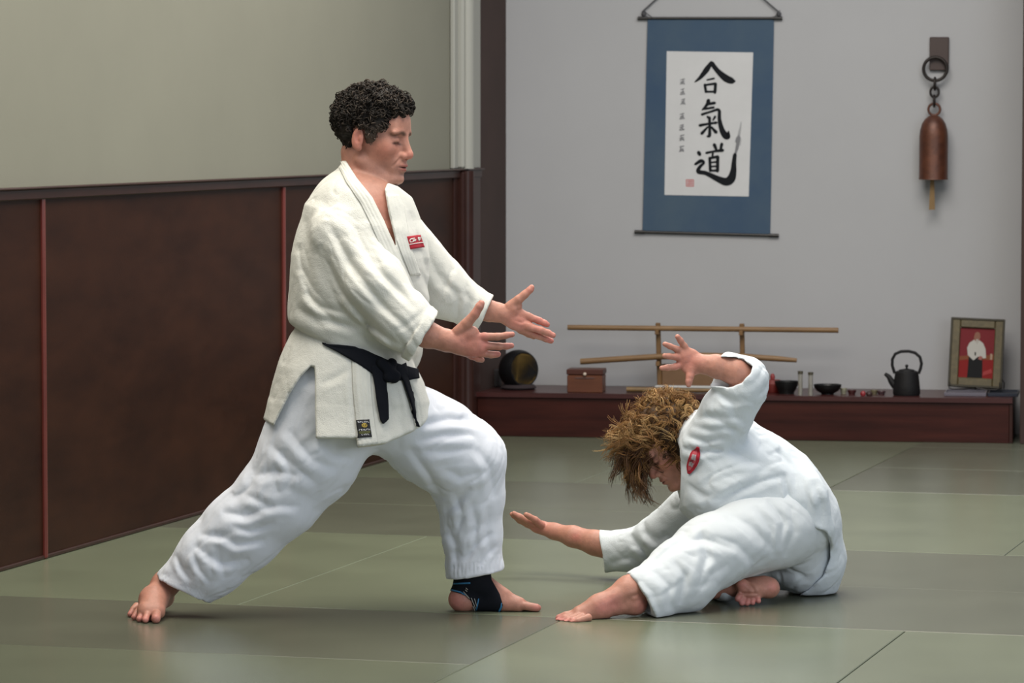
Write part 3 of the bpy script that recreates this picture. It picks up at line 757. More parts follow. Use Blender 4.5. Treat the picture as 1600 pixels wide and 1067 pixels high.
    def mesh(s):
        F = s.F
        F = np.pad(F, 1, constant_values=9.0); lo = s.lo - s.h
        S = F < 0
        c = np.zeros(tuple(n - 1 for n in F.shape), np.int8)
        for dx in (0, 1):
            for dy in (0, 1):
                for dz in (0, 1): c += S[dx:S.shape[0] - 1 + dx, dy:S.shape[1] - 1 + dy, dz:S.shape[2] - 1 + dz]
        act = (c > 0) & (c < 8); ii = np.argwhere(act); n = len(ii)
        idx = np.full(act.shape, -1, np.int32); idx[act] = np.arange(n)
        acc = np.zeros((n, 3)); cnt = np.zeros(n)
        for ax in range(3):
            o1, o2 = [k for k in range(3) if k != ax]
            for a in (0, 1):
                for b in (0, 1):
                    p = ii.copy(); p[:, o1] += a; p[:, o2] += b; r = p.copy(); r[:, ax] += 1
                    f0 = F[p[:, 0], p[:, 1], p[:, 2]]; f1 = F[r[:, 0], r[:, 1], r[:, 2]]
                    m = (f0 < 0) != (f1 < 0); t = np.where(m, f0 / np.where(m, f0 - f1, 1), 0)
                    pt = p.astype(float); pt[:, ax] += t
                    acc[m] += pt[m]; cnt[m] += 1
        v = acc / cnt[:, None] * s.h + lo
        faces = []
        for ax in range(3):
            o1, o2 = (ax + 1) % 3, (ax + 2) % 3
            A = [slice(None)] * 3; Bs = [slice(None)] * 3; A[ax] = slice(0, -1); Bs[ax] = slice(1, None)
            ch = S[tuple(A)] != S[tuple(Bs)]
            e = np.argwhere(ch); e = e[(e[:, o1] > 0) & (e[:, o2] > 0) & (e[:, o1] < act.shape[o1]) & (e[:, o2] < act.shape[o2])]
            q = []
            for (a, b) in ((-1, -1), (0, -1), (0, 0), (-1, 0)):
                g = e.copy(); g[:, o1] += a; g[:, o2] += b; q.append(idx[g[:, 0], g[:, 1], g[:, 2]])
            Q = np.stack(q, 1); neg = S[e[:, 0], e[:, 1], e[:, 2]]
            Q[~neg] = Q[~neg][:, ::-1]; faces.append(Q)
        return v, np.concatenate(faces)

def wrinkle(F, amp, scale, along, ratio, seed=0):
    """sharp-valleyed drapery wrinkles running along a direction"""
    a = Vector(along).normalized(); b = a.orthogonal().normalized(); c = a.cross(b)
    m = np.abs(F.F) < .03; i = np.nonzero(m); x, y, z = (F.ax[k][i[k]] for k in range(3))
    def ax_(d, s): return (x * d.x + y * d.y + z * d.z) / s
    wx = vnoise(x / .11 + seed, y / .11, z / .11) * .6
    n = vnoise(ax_(a, scale * ratio) + seed * 3.7, ax_(b, scale) + wx, ax_(c, scale) + wx * .7)
    big = np.clip(.5 + 1.1 * vnoise(x / .14 + 9 + seed, y / .14, z / .14), 0, 1)
    F.F[m] -= (amp * (np.minimum(np.abs(n) * 2.6, 1.0) - .6) * big).astype(np.float32)

def join_meshes(parts):
    vs, fs, o = [], [], 0
    for v, f in parts: vs.append(v); fs.append(f + o); o += len(v)
    return np.concatenate(vs), np.concatenate(fs)
def np_mesh(name, v, f, m, parent=None, colors=None, relax=0):
    me = bpy.data.meshes.new(name); nv, nf = len(v), len(f)
    me.vertices.add(nv); me.vertices.foreach_set('co', np.ascontiguousarray(v, dtype=np.float32).ravel())
    me.loops.add(nf * 4); me.loops.foreach_set('vertex_index', np.ascontiguousarray(f, dtype=np.int32).ravel())
    me.polygons.add(nf); me.polygons.foreach_set('loop_start', np.arange(0, nf * 4, 4, dtype=np.int32))
    me.update(calc_edges=True); me.validate(); me.shade_smooth()
    if colors is not None:
        a = me.color_attributes.new('tint', 'FLOAT_COLOR', 'POINT')
        c4 = np.ones((nv, 4), np.float32); c4[:, :3] = colors; a.data.foreach_set('color', c4.ravel())
    return link(name, me, m, parent)
def bvh_of(v, f): return BVHTree.FromPolygons([tuple(p) for p in v], [tuple(int(i) for i in q) for q in f])

def ribs(F, lst, k=.03, grow=0.0):
    """a volume threaded through cross-sections: each is two outline points, a depth and a depth stretch"""
    nodes = []
    for (a, b, Y, asp) in lst:
        A, B = W(*a, Y), W(*b, Y); nodes.append(((A + B) / 2, (B - A).length / 2 + grow, asp))
    for (c0, r0, s0), (c1, r1, s1) in zip(nodes[:-1], nodes[1:]): F.add(RC(c0, c1, r0, r1, (s0 + s1) / 2), k)
    return F
def chain(F, lst, k=.008, asp=1.0, grow=0.0):  # (px, py, Y, radius in px)
    n = [(W(x, y, Y), r * PXM(Y) + grow) for x, y, Y, r in lst]
    for (a, ra), (b, rb) in zip(n[:-1], n[1:]): F.add(RC(a, b, ra, rb, asp), k)
    return F
def bounds(pts, Y0, Y1, pad=.03):
    c = [np.array(W(px, py, y)) for px, py in pts for y in (Y0, Y1)]
    return np.min(c, 0) - pad, np.max(c, 0) + pad

def on_surface(bvh, px, py, off=0.002):
    r = ray(px, py).normalized(); h = bvh.ray_cast(CAMP, r)
    if h[0] is None: return None
    return h[0] + h[1] * off if h[1].dot(r) < 0 else h[0] - h[1] * off
def patch(bvh, quad, nu, nv, name, m, parent, off=.002, th=.002, relief=None, edges=None):
    """a flat piece of cloth laid on a surface; quad gives its four corners (TL, TR, BR, BL) as seen from the front, or edges two polylines"""
    g = {}; vs, fs = [], []
    def interp(pl, t):
        s = t * (len(pl) - 1); i = min(int(s), len(pl) - 2); u = s - i
        return (pl[i][0] * (1 - u) + pl[i + 1][0] * u, pl[i][1] * (1 - u) + pl[i + 1][1] * u)
    for j in range(nv + 1):
        for i in range(nu + 1):
            u, v = i / nu, j / nv
            if edges: a, b = interp(edges[0], v), interp(edges[1], v)
            else:
                a = [quad[0][k] * (1 - v) + quad[3][k] * v for k in (0, 1)]; b = [quad[1][k] * (1 - v) + quad[2][k] * v for k in (0, 1)]
            px, py = a[0] * (1 - u) + b[0] * u, a[1] * (1 - u) + b[1] * u
            o = off + (relief(u, v) if relief else 0)
            p = on_surface(bvh, px, py, o)
            if p is not None: g[i, j] = len(vs); vs.append(p)
    for j in range(nv):
        for i in range(nu):
            q = [(i, j), (i + 1, j), (i + 1, j + 1), (i, j + 1)]
            if all(k in g for k in q):
                idx = [g[k] for k in q]
                if max((vs[idx[a]] - vs[idx[b]]).length for a, b in ((0, 2), (1, 3))) < .08: fs.append(idx)
    me = bpy.data.meshes.new(name); me.from_pydata([tuple(p) for p in vs], [], fs); me.update(); me.shade_smooth()
    o = link(name, me, m, parent)
    if th:
        md = o.modifiers.new('thickness', 'SOLIDIFY'); md.thickness = th; md.offset = 0
    return o
def strip(bvh, pl, w, name, m, parent, off=.003, th=.0012, n=None):
    """a narrow band laid along a line on a surface"""
    P = []
    n = n or max(6, int(sum(math.dist(a, b) for a, b in zip(pl[:-1], pl[1:])) / 3))
    for k in range(n + 1):
        s = k / n * (len(pl) - 1); i = min(int(s), len(pl) - 2); u = s - i
        P.append((pl[i][0] * (1 - u) + pl[i + 1][0] * u, pl[i][1] * (1 - u) + pl[i + 1][1] * u))
    L_, R_ = [], []
    for k, p in enumerate(P):
        a, b = P[max(0, k - 1)], P[min(n, k + 1)]; dx, dy = b[0] - a[0], b[1] - a[1]; l = math.hypot(dx, dy) or 1
        L_.append((p[0] - dy / l * w / 2, p[1] + dx / l * w / 2)); R_.append((p[0] + dy / l * w / 2, p[1] - dx / l * w / 2))
    return patch(bvh, None, 2, n, name, m, parent, off, th, edges=(L_, R_))

def merge_flat(objs, name, m, parent):
    """very small marks that nobody could pick apart: one piece"""
    vs, fs = [], []
    for o in objs:
        k = len(vs); vs += [tuple(v.co) for v in o.data.vertices]; fs += [tuple(k + i for i in p.vertices) for p in o.data.polygons]
        bpy.data.objects.remove(o)
    me = bpy.data.meshes.new(name); me.from_pydata(vs, [], fs); me.update()
    r = link(name, me, m, parent); r['kind'] = 'stuff'; return r

M['skin'] = mat('skin', (.5, .25, .18), .48, attr='tint', var=.11, vscale=60, bump=.15, bscale=220, sss=.12, spec=.35)
M['gi'] = gi_mat('gi_jacket_cotton', (0.66, 0.655, 0.605), 380, .5)
M['gi_trousers'] = gi_mat('gi_trouser_cotton', (0.73, 0.755, 0.82), 600, .25)
M['gi_w'] = gi_mat('gi_jacket_cotton_cool', (0.64, 0.685, 0.72))
M['gi_wt'] = gi_mat('gi_trouser_cotton_cool', (0.62, 0.655, 0.68), 600, .25)
M['belt'] = mat('black_belt_cotton', (.008, .009, .013), .9, spec=.12, bump=.25, bscale=300)
M['patch_red'] = mat('patch_red', (.36, .008, .022), .8)
M['patch_white'] = mat('patch_white', (.68, .62, .58), .8)
M['hair_dark'] = mat('dark_hair', (.03, .02, .014), .6, attr='tint', var=.25, vscale=60, spec=.22)
M['hair_gold'] = mat('golden_brown_hair', (.2, .1, .04), .5, attr='tint', var=.2, vscale=60, spec=.25)
M['brace'] = mat('black_neoprene', (.008, .009, .013), .85, spec=.15, bump=.2, bscale=300)
M['brace_blue'] = mat('blue_binding', (.03, .17, .34), .6)
M['grey_stitch'] = mat('grey_stitch', (.35, .33, .30), .7)

SKIN = np.array((.44, .208, .150))
def blob(v, c, r):                             # soft membership of points near a place of the skin
    d = ((v - np.array(c)) / np.array(r)); return np.exp(-(d * d).sum(1))
def mixc(C, w, c): w = np.clip(w, 0, 1)[:, None]; return C * (1 - w) + np.array(c) * w

def np_tube(pts, rad, sides=5, flat=1.0):
    P = np.asarray(pts, float); T_ = np.gradient(P, axis=0); T_ /= np.linalg.norm(T_, axis=1)[:, None] + 1e-9
    ref = np.array((.31, .83, .46)); A = np.cross(T_, ref); A /= np.linalg.norm(A, axis=1)[:, None] + 1e-9; B = np.cross(T_, A)
    an = np.arange(sides) * 2 * PI / sides
    V_ = P[:, None] + (A[:, None] * np.cos(an)[None, :, None] + B[:, None] * (np.sin(an) * flat)[None, :, None]) * np.asarray(rad)[:, None, None]
    i, j = np.meshgrid(np.arange(len(P) - 1), np.arange(sides), indexing='ij'); j2 = (j + 1) % sides
    return V_.reshape(-1, 3), np.stack([i * sides + j, i * sides + j2, (i + 1) * sides + j2, (i + 1) * sides + j], -1).reshape(-1, 4)
class Locks:
    def __init__(s): s.v, s.f, s.c, s.n = [], [], [], 0
    def add(s, pts, rad, colr, sides=5, flat=.8):
        v, f = np_tube(pts, rad, sides, flat); s.v.append(v); s.f.append(f + s.n); s.n += len(v); s.c.append(np.tile(np.array(colr, float), (len(v), 1)))
    def build(s, name, m, parent):
        o = np_mesh(name, np.concatenate(s.v), np.concatenate(s.f), m, parent, np.concatenate(s.c)); o['kind'] = 'stuff'; return o

class Head:
    """a head built in its own frame (x to the face, y to its left, z to the crown), placed and turned as a whole"""
    def __init__(s, origin, fwd, up, scale):
        f = Vector(fwd).normalized(); u = Vector(up); u = (u - f * u.dot(f)).normalized(); l = u.cross(f)
        s.o, s.R, s.k = np.array(origin, float), np.array([f, l, u]).T, scale
    def p(s, *a): return s.o + s.R @ (np.array(a, float) * s.k)
    def el(s, c, r): return EL(s.p(*c), np.array(r) * s.k, s.R)
    def rc(s, a, b, ra, rb): return RC(s.p(*a), s.p(*b), ra * s.k, rb * s.k)
    def local(s, v): return ((v - s.o) @ s.R) / s.k
    def build(s, F, male=True, near=-1):
        k = s.k
        F.add(s.el((-.012, 0, .045), (.098, .076, .086)), .01)
        F.add(s.el((.030, 0, -.020), (.062, .060, .082)), .03 * k)
        for sg in (-1, 1):
            F.add(s.rc((-.008, sg * .053, -.062), (.070, sg * .022, -.104), .015 if male else .013, .014), .018 * k)
            F.add(s.el((.060, sg * .044, -.020), (.022, .016, .022)), .02 * k)
            F.add(s.el((.079, sg * .030, .024), (.012, .026, .009)), .014 * k)
        F.add(s.el((.084, 0, -.101), (.018, .023, .0135)), .018 * k)
        F.add(s.el((.078, 0, -.062), (.025, .033, .032)), .02 * k)
        F.add(s.el((.072, 0, .050), (.018, .045, .030)), .025 * k)
        for sg in (-1, 1):                     # eye sockets, lids
            F.sub(s.el((.100, sg * .033, .004), (.019, .019, .014)), .016 * k)
            F.add(s.el((.0735, sg * .032, .003), (.0145, .0165, .0125)), .004 * k)
        F.add(s.rc((.085, 0, .016), (.107, 0, -.026), .0095, .0115), .014 * k)
        F.add(s.el((.108, 0, -.0325), (.0125, .0125, .0105)), .008 * k)
        for sg in (-1, 1):
            F.add(s.el((.096, sg * .0145, -.0365), (.013, .008, .009)), .006 * k)
            F.sub(s.el((.103, sg * .0065, -.0445), (.0055, .0035, .004)), .003 * k)
        F.add(s.el((.0975, 0, -.0610), (.0085, .022, .0052)), .006 * k)
        F.add(s.el((.0955, 0, -.0725), (.0085, .020, .0058)), .006 * k)
        F.sub(s.el((.103, 0, -.0665), (.010, .026, .0012)), .003 * k)
        F.sub(s.el((.1045, 0, -.0850), (.006, .016, .0035)), .009 * k)
        for sg in (-1, 1):                     # cheek fold, ear
            F.sub(s.rc((.096, sg * .022, -.042), (.082, sg * .034, -.066), .0006, .0006), .007 * k)
            F.add(s.el((-.012, sg * .079, -.006), (.017, .0065, .030)), .006 * k)
            F.sub(s.el((-.008, sg * .0865, .000), (.0095, .006, .0175)), .004 * k)
            F.add(s.el((-.004, sg * .080, -.004), (.004, .005, .008)), .004 * k)
            F.add(s.el((-.006, sg * .076, -.030), (.009, .006, .009)), .005 * k)
    def tint(s, v, C, lips=(.36, .085, .075), brow=(.05, .032, .022), male=True):
        L = s.local(v)
        ruddy = np.array((.50, .19, .135))
        for sg in (-1, 1):
            C = mixc(C, .75 * blob(L, (.060, sg * .050, -.025), (.03, .03, .024)), ruddy)
            C = mixc(C, .8 * blob(L, (-.010, sg * .082, -.006), (.022, .02, .034)), (.52, .19, .145))
        C = mixc(C, .8 * blob(L, (.112, 0, -.033), (.018, .018, .014)), (.52, .18, .135))
        if male:
            w = np.clip((-.052 - L[:, 2]) / .02, 0, 1) * np.clip((L[:, 0] + .01) / .02, 0, 1); C = mixc(C, .33 * w, (.30, .17, .135))
        C = mixc(C, .9 * blob(L, (.103, 0, -.0615), (.014, .021, .0040)), lips)
        C = mixc(C, .9 * blob(L, (.101, 0, -.0722), (.014, .019, .0046)), lips)
        C = mixc(C, 1.0 * blob(L, (.102, 0, -.0665), (.014, .026, .0018)), (.11, .03, .03))
        for sg in (-1, 1):
            for t in np.linspace(0, 1, 7):
                C = mixc(C, .8 * blob(L, (.091 - .017 * t ** 1.5, sg * (.014 + .034 * t), .0215 + .006 * math.sin(PI * min(1, t * 1.2)) - .004 * t), (.010, .007, .0042)), brow)
            for t in np.linspace(0, 1, 7):
                C = mixc(C, .75 * blob(L, (.0885 - .012 * abs(t - .45) ** 1.5, sg * (.019 + .028 * t), -.003 - .003 * abs(2 * t - 1)), (.011, .0055, .0032)), (.018, .010, .009))
            C = mixc(C, .45 * blob(L, (.083, sg * .032, -.011), (.012, .016, .005)), (.34, .14, .115))
            C = mixc(C, .5 * blob(L, (.086, sg * .032, .0125), (.012, .018, .0018)), (.25, .10, .08))
        return C
# ------------------------------------------------------------------ the standing man
YM = 10.72
SM = PXM(YM)
SK = {}
def jv(Y, asp, *r): return [(a, b, Y + dy, asp_) for a, b, dy, asp_ in r]
man_torso = [((548, 277), (612, 291), YM, 1.1), ((479, 338), (651, 345), YM, 1.12), ((462, 400), (666, 400), YM, 1.1), ((456, 455), (664, 470), YM, 1.05), ((455, 492), (648, 545), YM, 1.0)]
man_near_arm = [(532, 368, YM - .13, 50), (583, 448, YM - .19, 53), (628, 500, YM - .22, 45), (672, 533, YM - .23, 38)]
man_far_arm = [(628, 372, YM + .13, 42), (690, 452, YM + .20, 43), (728, 475, YM + .22, 31), (775, 493, YM + .22, 25)]
# ---- jacket
lo, hi = bounds([(400, 235), (790, 705)], YM - .38, YM + .40)
J = Field(lo, hi, .0042)
ribs(J, man_torso, .04)
J.add(RC(W(500, 500, YM), W(610, 545, YM), 46 * SM, 50 * SM, 1.5), .03)          # blouse hanging over the belt
J.crease([(452, 512), (482, 527), (515, 540)], .006, 6, YM - .02)
J.cut_line((430, 496), (660, 600), (500, 400), YM, .02)
skirt = J.like()
ribs(skirt, [((466, 520), (636, 575), YM, .92), ((441, 560), (655, 598), YM, .95), ((425, 608), (672, 640), YM, 1.0), ((404, 668), (686, 705), YM, 1.02)], .03)
skirt.poly([(463, 508), (520, 520), (640, 556), (662, 600), (678, 643), (655, 668), (640, 676), (600, 694), (560, 699), (556, 685), (494, 684), (491, 574), (486, 572), (470, 588), (452, 616), (428, 664), (404, 651), (424, 598), (438, 555), (452, 520)], YM, .006)
skirt.crease([(550, 555), (552, 620), (557, 690)], .004, 5, YM)
skirt.crease([(632, 585), (642, 620), (648, 672)], .012, 6, YM)
skirt.crease([(600, 600), (612, 640), (606, 690)], .005, 7, YM)
skirt.crease([(500, 600), (525, 590), (548, 575)], .003, 6, YM)
skirt.crease([(452, 540), (442, 580), (425, 640)], .003, 8, YM)
J.union(skirt, .004)
Jp = J.like(); Jp.F = J.F.copy()           # the front before the near sleeve covers it (lapels lie on it)
# sleeves
near = J.like(); chain(near, man_near_arm[:3] + [(690, 546, YM - .235, 36)], .03, .95)
near.cut_line((684, 489), (641, 562), (580, 450), YM - .22, .003)
near.crease([(505, 400), (545, 470), (600, 525), (638, 545)], .004, 7, YM - .12, dep=.3)
near.crease([(560, 345), (600, 430), (640, 470)], .005, 7, YM - .12, dep=.3)
near.crease([(520, 360), (560, 440), (610, 490)], .004, 9, YM - .12, dep=.3)
near.crease([(492, 385), (520, 455), (560, 500)], .005, 7, YM - .12, dep=.3)
near.crease([(615, 520), (640, 505), (668, 480)], .0022, 4, YM - .15, dep=.3)
near.crease([(590, 470), (630, 505), (650, 530)], .0035, 6, YM - .12, dep=.3)
cuff = J.like(); chain(cuff, [(640, 510, YM - .225, 48), (690, 546, YM - .235, 42)], .01, .95)
cuff.cut_line((684, 489), (641, 562), (580, 450), YM - .22, .004); cuff.cut_line((672, 480), (628, 552), (700, 560), YM - .22, .004)
near.union(cuff, .0005)
hol = J.like(); chain(hol, [(652, 520, YM - .23, 32), (700, 552, YM - .24, 33)], .0, .95); near.carve(hol, .003)
wrinkle(near, .006, .036, (.66, 0, -.75), 8.0, 1); wrinkle(near, .002, .022, (.72, .1, -.69), 6.0, 5)
for pts, a, w in (([(512, 345), (548, 412), (592, 470), (642, 522)], .0065, 6), ([(540, 332), (588, 420), (655, 488)], .006, 6), ([(500, 380), (530, 450), (575, 505), (625, 540)], .006, 6)):
    near.crease(pts, a, w, YM - .12, dep=.3)
J.union(near, .011)
far = J.like(); chain(far, man_far_arm[:3] + [(790, 500, YM + .22, 24)], .03, 1.0)
far.cut_line((770, 464), (747, 514), (690, 450), YM + .22, .003)
far.crease([(668, 395), (690, 440), (715, 470)], .006, 7, YM + .22)
far.crease([(708, 448), (716, 468), (714, 495)], .006, 5, YM + .22)
far.crease([(728, 456), (736, 472), (731, 500)], .006, 5, YM + .22)
far.crease([(690, 425), (700, 445), (722, 462)], .004, 5, YM + .22)
cuff = J.like(); chain(cuff, [(735, 480, YM + .22, 32), (785, 498, YM + .22, 28.5)], .01, 1.0)
cuff.cut_line((770, 464), (747, 514), (690, 450), YM + .22, .004); cuff.cut_line((759, 461), (737, 510), (800, 500), YM + .22, .004)
far.union(cuff, .0005)
hol = J.like(); chain(hol, [(745, 484, YM + .22, 21), (795, 502, YM + .22, 22)], .0, 1.0); far.carve(hol, .003)
wrinkle(far, .0045, .036, (.30, .2, .9), 5.0, 2)
J.union(far, .02)
def finish_jacket(J):
    # front overlap and body folds
    for pts, a, w in (([(466, 380), (472, 420), (492, 455), (520, 485)], .006, 7), ([(470, 430), (488, 470), (520, 500), (560, 515)], .006, 7),
                      ([(480, 340), (476, 390), (490, 440)], .005, 8), ([(462, 480), (500, 500), (560, 512)], .005, 8),
                      ([(552, 330), (560, 380), (590, 430)], .005, 8), ([(640, 330), (655, 380), (668, 430)], .005, 6),
                      ([(630, 400), (645, 440), (650, 470)], .005, 7), ([(476, 455), (500, 478), (545, 492)], .006, 6),
                      ([(500, 310), (530, 340), (548, 350)], .003, 9), ([(560, 520), (590, 540), (630, 556)], .004, 5), ([(655, 420), (668, 448), (690, 470)], .004, 6)):
        J.crease(pts, a, w, YM + .05)
    wrinkle(J, .0026, .034, (.42, .1, -.9), 9.0, 3)
    J.noise(.0008, .03); J.noise(.002, .09, seed=3)
    # the collar standing behind the neck
    J.add(RC(W(549, 263, YM), W(553, 285, YM), 17 * SM, 25 * SM, 2.0), .02)
    # the open neck
    J.poly([(520, 225), (537, 247), (557, 277), (582, 308), (601, 346), (619, 390), (617, 372), (607, 332), (601, 296), (606, 284), (616, 284), (612, 225)], YM, .004, inside=False, ylim=YM + .06, ysoft=.02)
    J.poly([(605, 285), (622, 291), (645, 309), (657, 336), (690, 300), (650, 230), (602, 230)], YM, .006, inside=False)
finish_jacket(J)
Jp.union(far, .02); finish_jacket(Jp); Jp = Jp.mesh(); pb_ = bvh_of(*Jp)
jv_, jf_ = J.mesh()
jb = bvh_of(jv_, jf_)

# ---- trousers
lo, hi = bounds([(235, 540), (800, 950)], YM - .3, YM + .42)
T = Field(lo, hi, .0045)
rear = T.like()
ribs(rear, [((428, 610), (612, 640), YM - .02, .92), ((408, 690), (560, 728), YM - .03, .92), ((378, 752), (496, 800), YM - .03, .9), ((326, 798), (432, 858), YM - .01, .9), ((283, 848), (382, 898), YM + .0, .9), ((247, 903), (323, 937), YM + .01, .9), ((225, 935), (300, 970), YM + .01, .9)], .03)
rear.cut_line((246, 902), (323, 938), (400, 800), YM, .006)
for pts, a, w in (([(395, 745), (430, 735), (470, 745)], .007, 8), ([(345, 800), (380, 805), (430, 790)], .008, 8), ([(330, 830), (370, 850), (415, 842)], .007, 7),
                  ([(300, 850), (345, 880), (390, 872)], .006, 7), ([(420, 690), (450, 720), (500, 760)], .006, 9), ([(450, 670), (490, 720), (530, 735)], .005, 8),
                  ([(380, 770), (420, 790), (470, 790)], .006, 7), ([(275, 865), (285, 890), (300, 910)], .005, 5), ([(300, 860), (312, 890), (330, 912)], .005, 5),
                  ([(340, 850), (345, 880), (352, 905)], .004, 6), ([(400, 720), (390, 760), (360, 790)], .004, 8), ([(360, 820), (390, 830), (430, 815)], .005, 6),
                  ([(500, 690), (520, 710), (550, 715)], .004, 6), ([(310, 835), (340, 838), (370, 830)], .005, 6), ([(440, 700), (455, 740), (450, 770)], .004, 7)):
    rear.crease(pts, a, w, YM)
for i in range(15):
    t = i / 14; x, y = 256 + 62 * t, 902 + 28 * t; rear.crease([(x + 6, y - 8), (x + .5, y + 2), (x - 5, y + 12)], .0028, 1.9, YM, ridge=.3)
hol = T.like(); chain(hol, [(300, 900, YM + .01, 33), (270, 942, YM + .01, 36)], .0, .9); rear.carve(hol, .003)
front = T.like()
ribs(front, [((560, 590), (600, 705), YM + .02, 1.15), ((640, 588), (612, 712), YM + .03, 1.1), ((705, 626), (650, 752), YM + .05, 1.0), ((762, 668), (684, 772), YM + .07, .95), ((779, 745), (690, 800), YM + .09, .95), ((781, 820), (694, 842), YM + .10, .95), ((784, 880), (700, 895), YM + .11, .95), ((786, 925), (706, 940), YM + .11, .95)], .03)
front.cut_line((702, 904), (786, 890), (740, 800), YM + .1, .005)
for pts, a, w in (([(655, 665), (700, 655), (752, 658)], .008, 7), ([(650, 690), (690, 680), (740, 680)], .006, 7), ([(660, 705), (700, 705), (745, 700)], .005, 8),
                  ([(690, 730), (720, 745), (760, 735)], .005, 8), ([(745, 700), (765, 730), (772, 780)], .006, 7), ([(690, 800), (710, 790), (735, 760)], .006, 7),
                  ([(700, 820), (712, 850), (715, 890)], .006, 6), ([(735, 780), (745, 820), (742, 860)], .005, 7), ([(765, 790), (760, 830), (768, 870)], .005, 6),
                  ([(725, 880), (745, 850), (770, 830)], .005, 5), ([(750, 885), (762, 865), (776, 850)], .004, 4), ([(640, 700), (670, 740), (692, 780)], .005, 7), ([(712, 770), (722, 800), (716, 835)], .005, 6)):
    front.crease(pts, a, w, YM + .12)
for i in range(13):
    t = i / 12; x, y = 708 + 74 * t, 897 - 13 * t; front.crease([(x + 1, y - 14), (x, y - 4), (x, y + 6)], .0028, 1.9, YM + .12, ridge=.3)
hol = T.like(); chain(hol, [(742, 870, YM + .11, 37), (746, 930, YM + .11, 39)], .0, .95); front.carve(hol, .003)
T.union(rear, .03); T.union(front, .03)
wrinkle(T, .0042, .036, (.80, .1, .55), 7.0, 2); wrinkle(T, .0026, .024, (.45, .1, .88), 8.0, 6)
T.noise(.0008, .03); T.noise(.002, .08, seed=5)
T.cut_line((440, 545), (640, 600), (500, 800), YM, .01)
tv_, tf_ = T.mesh()

# ---- body: head, chest, arms, feet
parts = []; cols = []
def body_part(F, tint=None):
    v, f = F.mesh(); C = np.tile(SKIN, (len(v), 1))
    if tint: C = tint(v, C)
    parts.append((v, f)); cols.append(C)
hm = Head(W(584, 216, YM + .0), (math.cos(math.radians(22)), -math.sin(math.radians(22)), -.13), (.13, 0, 1), 1.085)
lo, hi = bounds([(515, 135), (665, 405)], YM - .19, YM + .21, .01)
F = Field(lo, hi, .0021)
ribs(F, man_torso[:3], .03, grow=-.016)
F.poly([(606, 296), (622, 301), (642, 318), (650, 350), (700, 350), (700, 240), (606, 240)], YM, .006, inside=False)
F.add(RC(hm.p(-.038, 0, -.045), W(571, 303, YM), .053, .062, 1.05), .02)
F.add(RC(hm.p(-.004, -.04, -.055), W(598, 318, YM - .06), .016, .012), .02)      # neck muscle
hd = F.like(); hm.build(hd); F.union(hd, .012)
x, y, z = F.xyz(F.full()); F.F = smax(F.F, (W(580, 405, YM).z - z).astype(np.float32), .01)
mouthc = hm
def tint_man(v, C):
    C = hm.tint(v, C); c = W(605, 340, YM - .1)
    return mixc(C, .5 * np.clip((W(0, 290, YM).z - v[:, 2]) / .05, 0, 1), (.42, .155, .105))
body_part(F, tint_man)
# hands (all points read off the photograph, with depth)
def hand(lo_hi, arm, palm, fingers, asp_arm=.85, h=.0021, kn=None, red=(.55, .19, .155)):
    F = Field(*lo_hi, h)
    chain(F, arm, .015, asp_arm)
    for p in palm: F.add(p, .010)
    for fg in fingers: chain(F, fg, .0045, .92)
    return F
yn = YM - .235
def wel(px, py, Y, rx, ry, rz, ang):          # flat ellipsoid lying in the picture plane direction 'ang' (degrees, up positive)
    a = math.radians(ang); R = np.array([[math.cos(a), 0, -math.sin(a)], [0, 1, 0], [math.sin(a), 0, math.cos(a)]])
    return EL(W(px, py, Y), (rx * PXM(Y), ry * PXM(Y), rz * PXM(Y)), R)
F = hand(bounds([(630, 465), (810, 575)], yn - .10, yn + .10),
         [(630, 508, yn, 24), (668, 523, yn, 20), (698, 532, yn, 16.5), (712, 535, yn, 16)],
         [wel(728, 538, yn, 30, 10, 19, -14), wel(726, 524, yn - .003, 20, 9.5, 12, 30), wel(744, 540, yn - .002, 17, 9, 17.5, -10), wel(736, 521, yn - .006, 13, 7.5, 10, 20), wel(716, 536, yn, 18, 10, 16.5, -14)],
         [[(716, 519, yn - .005, 10), (729, 506, yn - .012, 8.6), (742, 491, yn - .018, 7.2), (749, 479, yn - .02, 6.4), (752, 474, yn - .02, 5.4)],
          [(742, 528, yn - .004, 7.2), (757, 526, yn - .006, 6.4), (777, 526, yn - .01, 5.7), (791, 524, yn - .012, 5.1), (800, 522.5, yn - .012, 4.6)],
          [(744, 538, yn - .002, 7.2), (760, 540, yn, 6.4), (780, 541, yn + .002, 5.6), (791, 541, yn + .004, 5.1), (799, 540, yn + .005, 4.6)],
          [(738, 547, yn + .002, 7), (752, 552, yn + .006, 6), (767, 554, yn + .010, 5.5), (778, 553.5, yn + .012, 4.9)],
          [(726, 550, yn + .004, 6.5), (737, 556, yn + .010, 5.6), (747, 560.5, yn + .016, 5.0), (753, 562.5, yn + .02, 4.4)]])
F.noise(.0006, .012)
def tint_hand(c, tips, red=(.56, .175, .15)):
    def t(v, C):
        C = mixc(C, .6 * blob(v, W(*c), (.045, .08, .035)), (.52, .185, .15))
        for p in tips: C = mixc(C, .7 * blob(v, W(*p), (.016, .03, .016)), red)
        return C
    return t
body_part(F, tint_hand((732, 535, yn), [(755, 526, yn), (757, 540, yn), (750, 552, yn), (738, 557, yn), (798, 523, yn), (797, 540, yn), (778, 553, yn), (752, 475, yn), (745, 488, yn)]))
yf_ = YM + .22
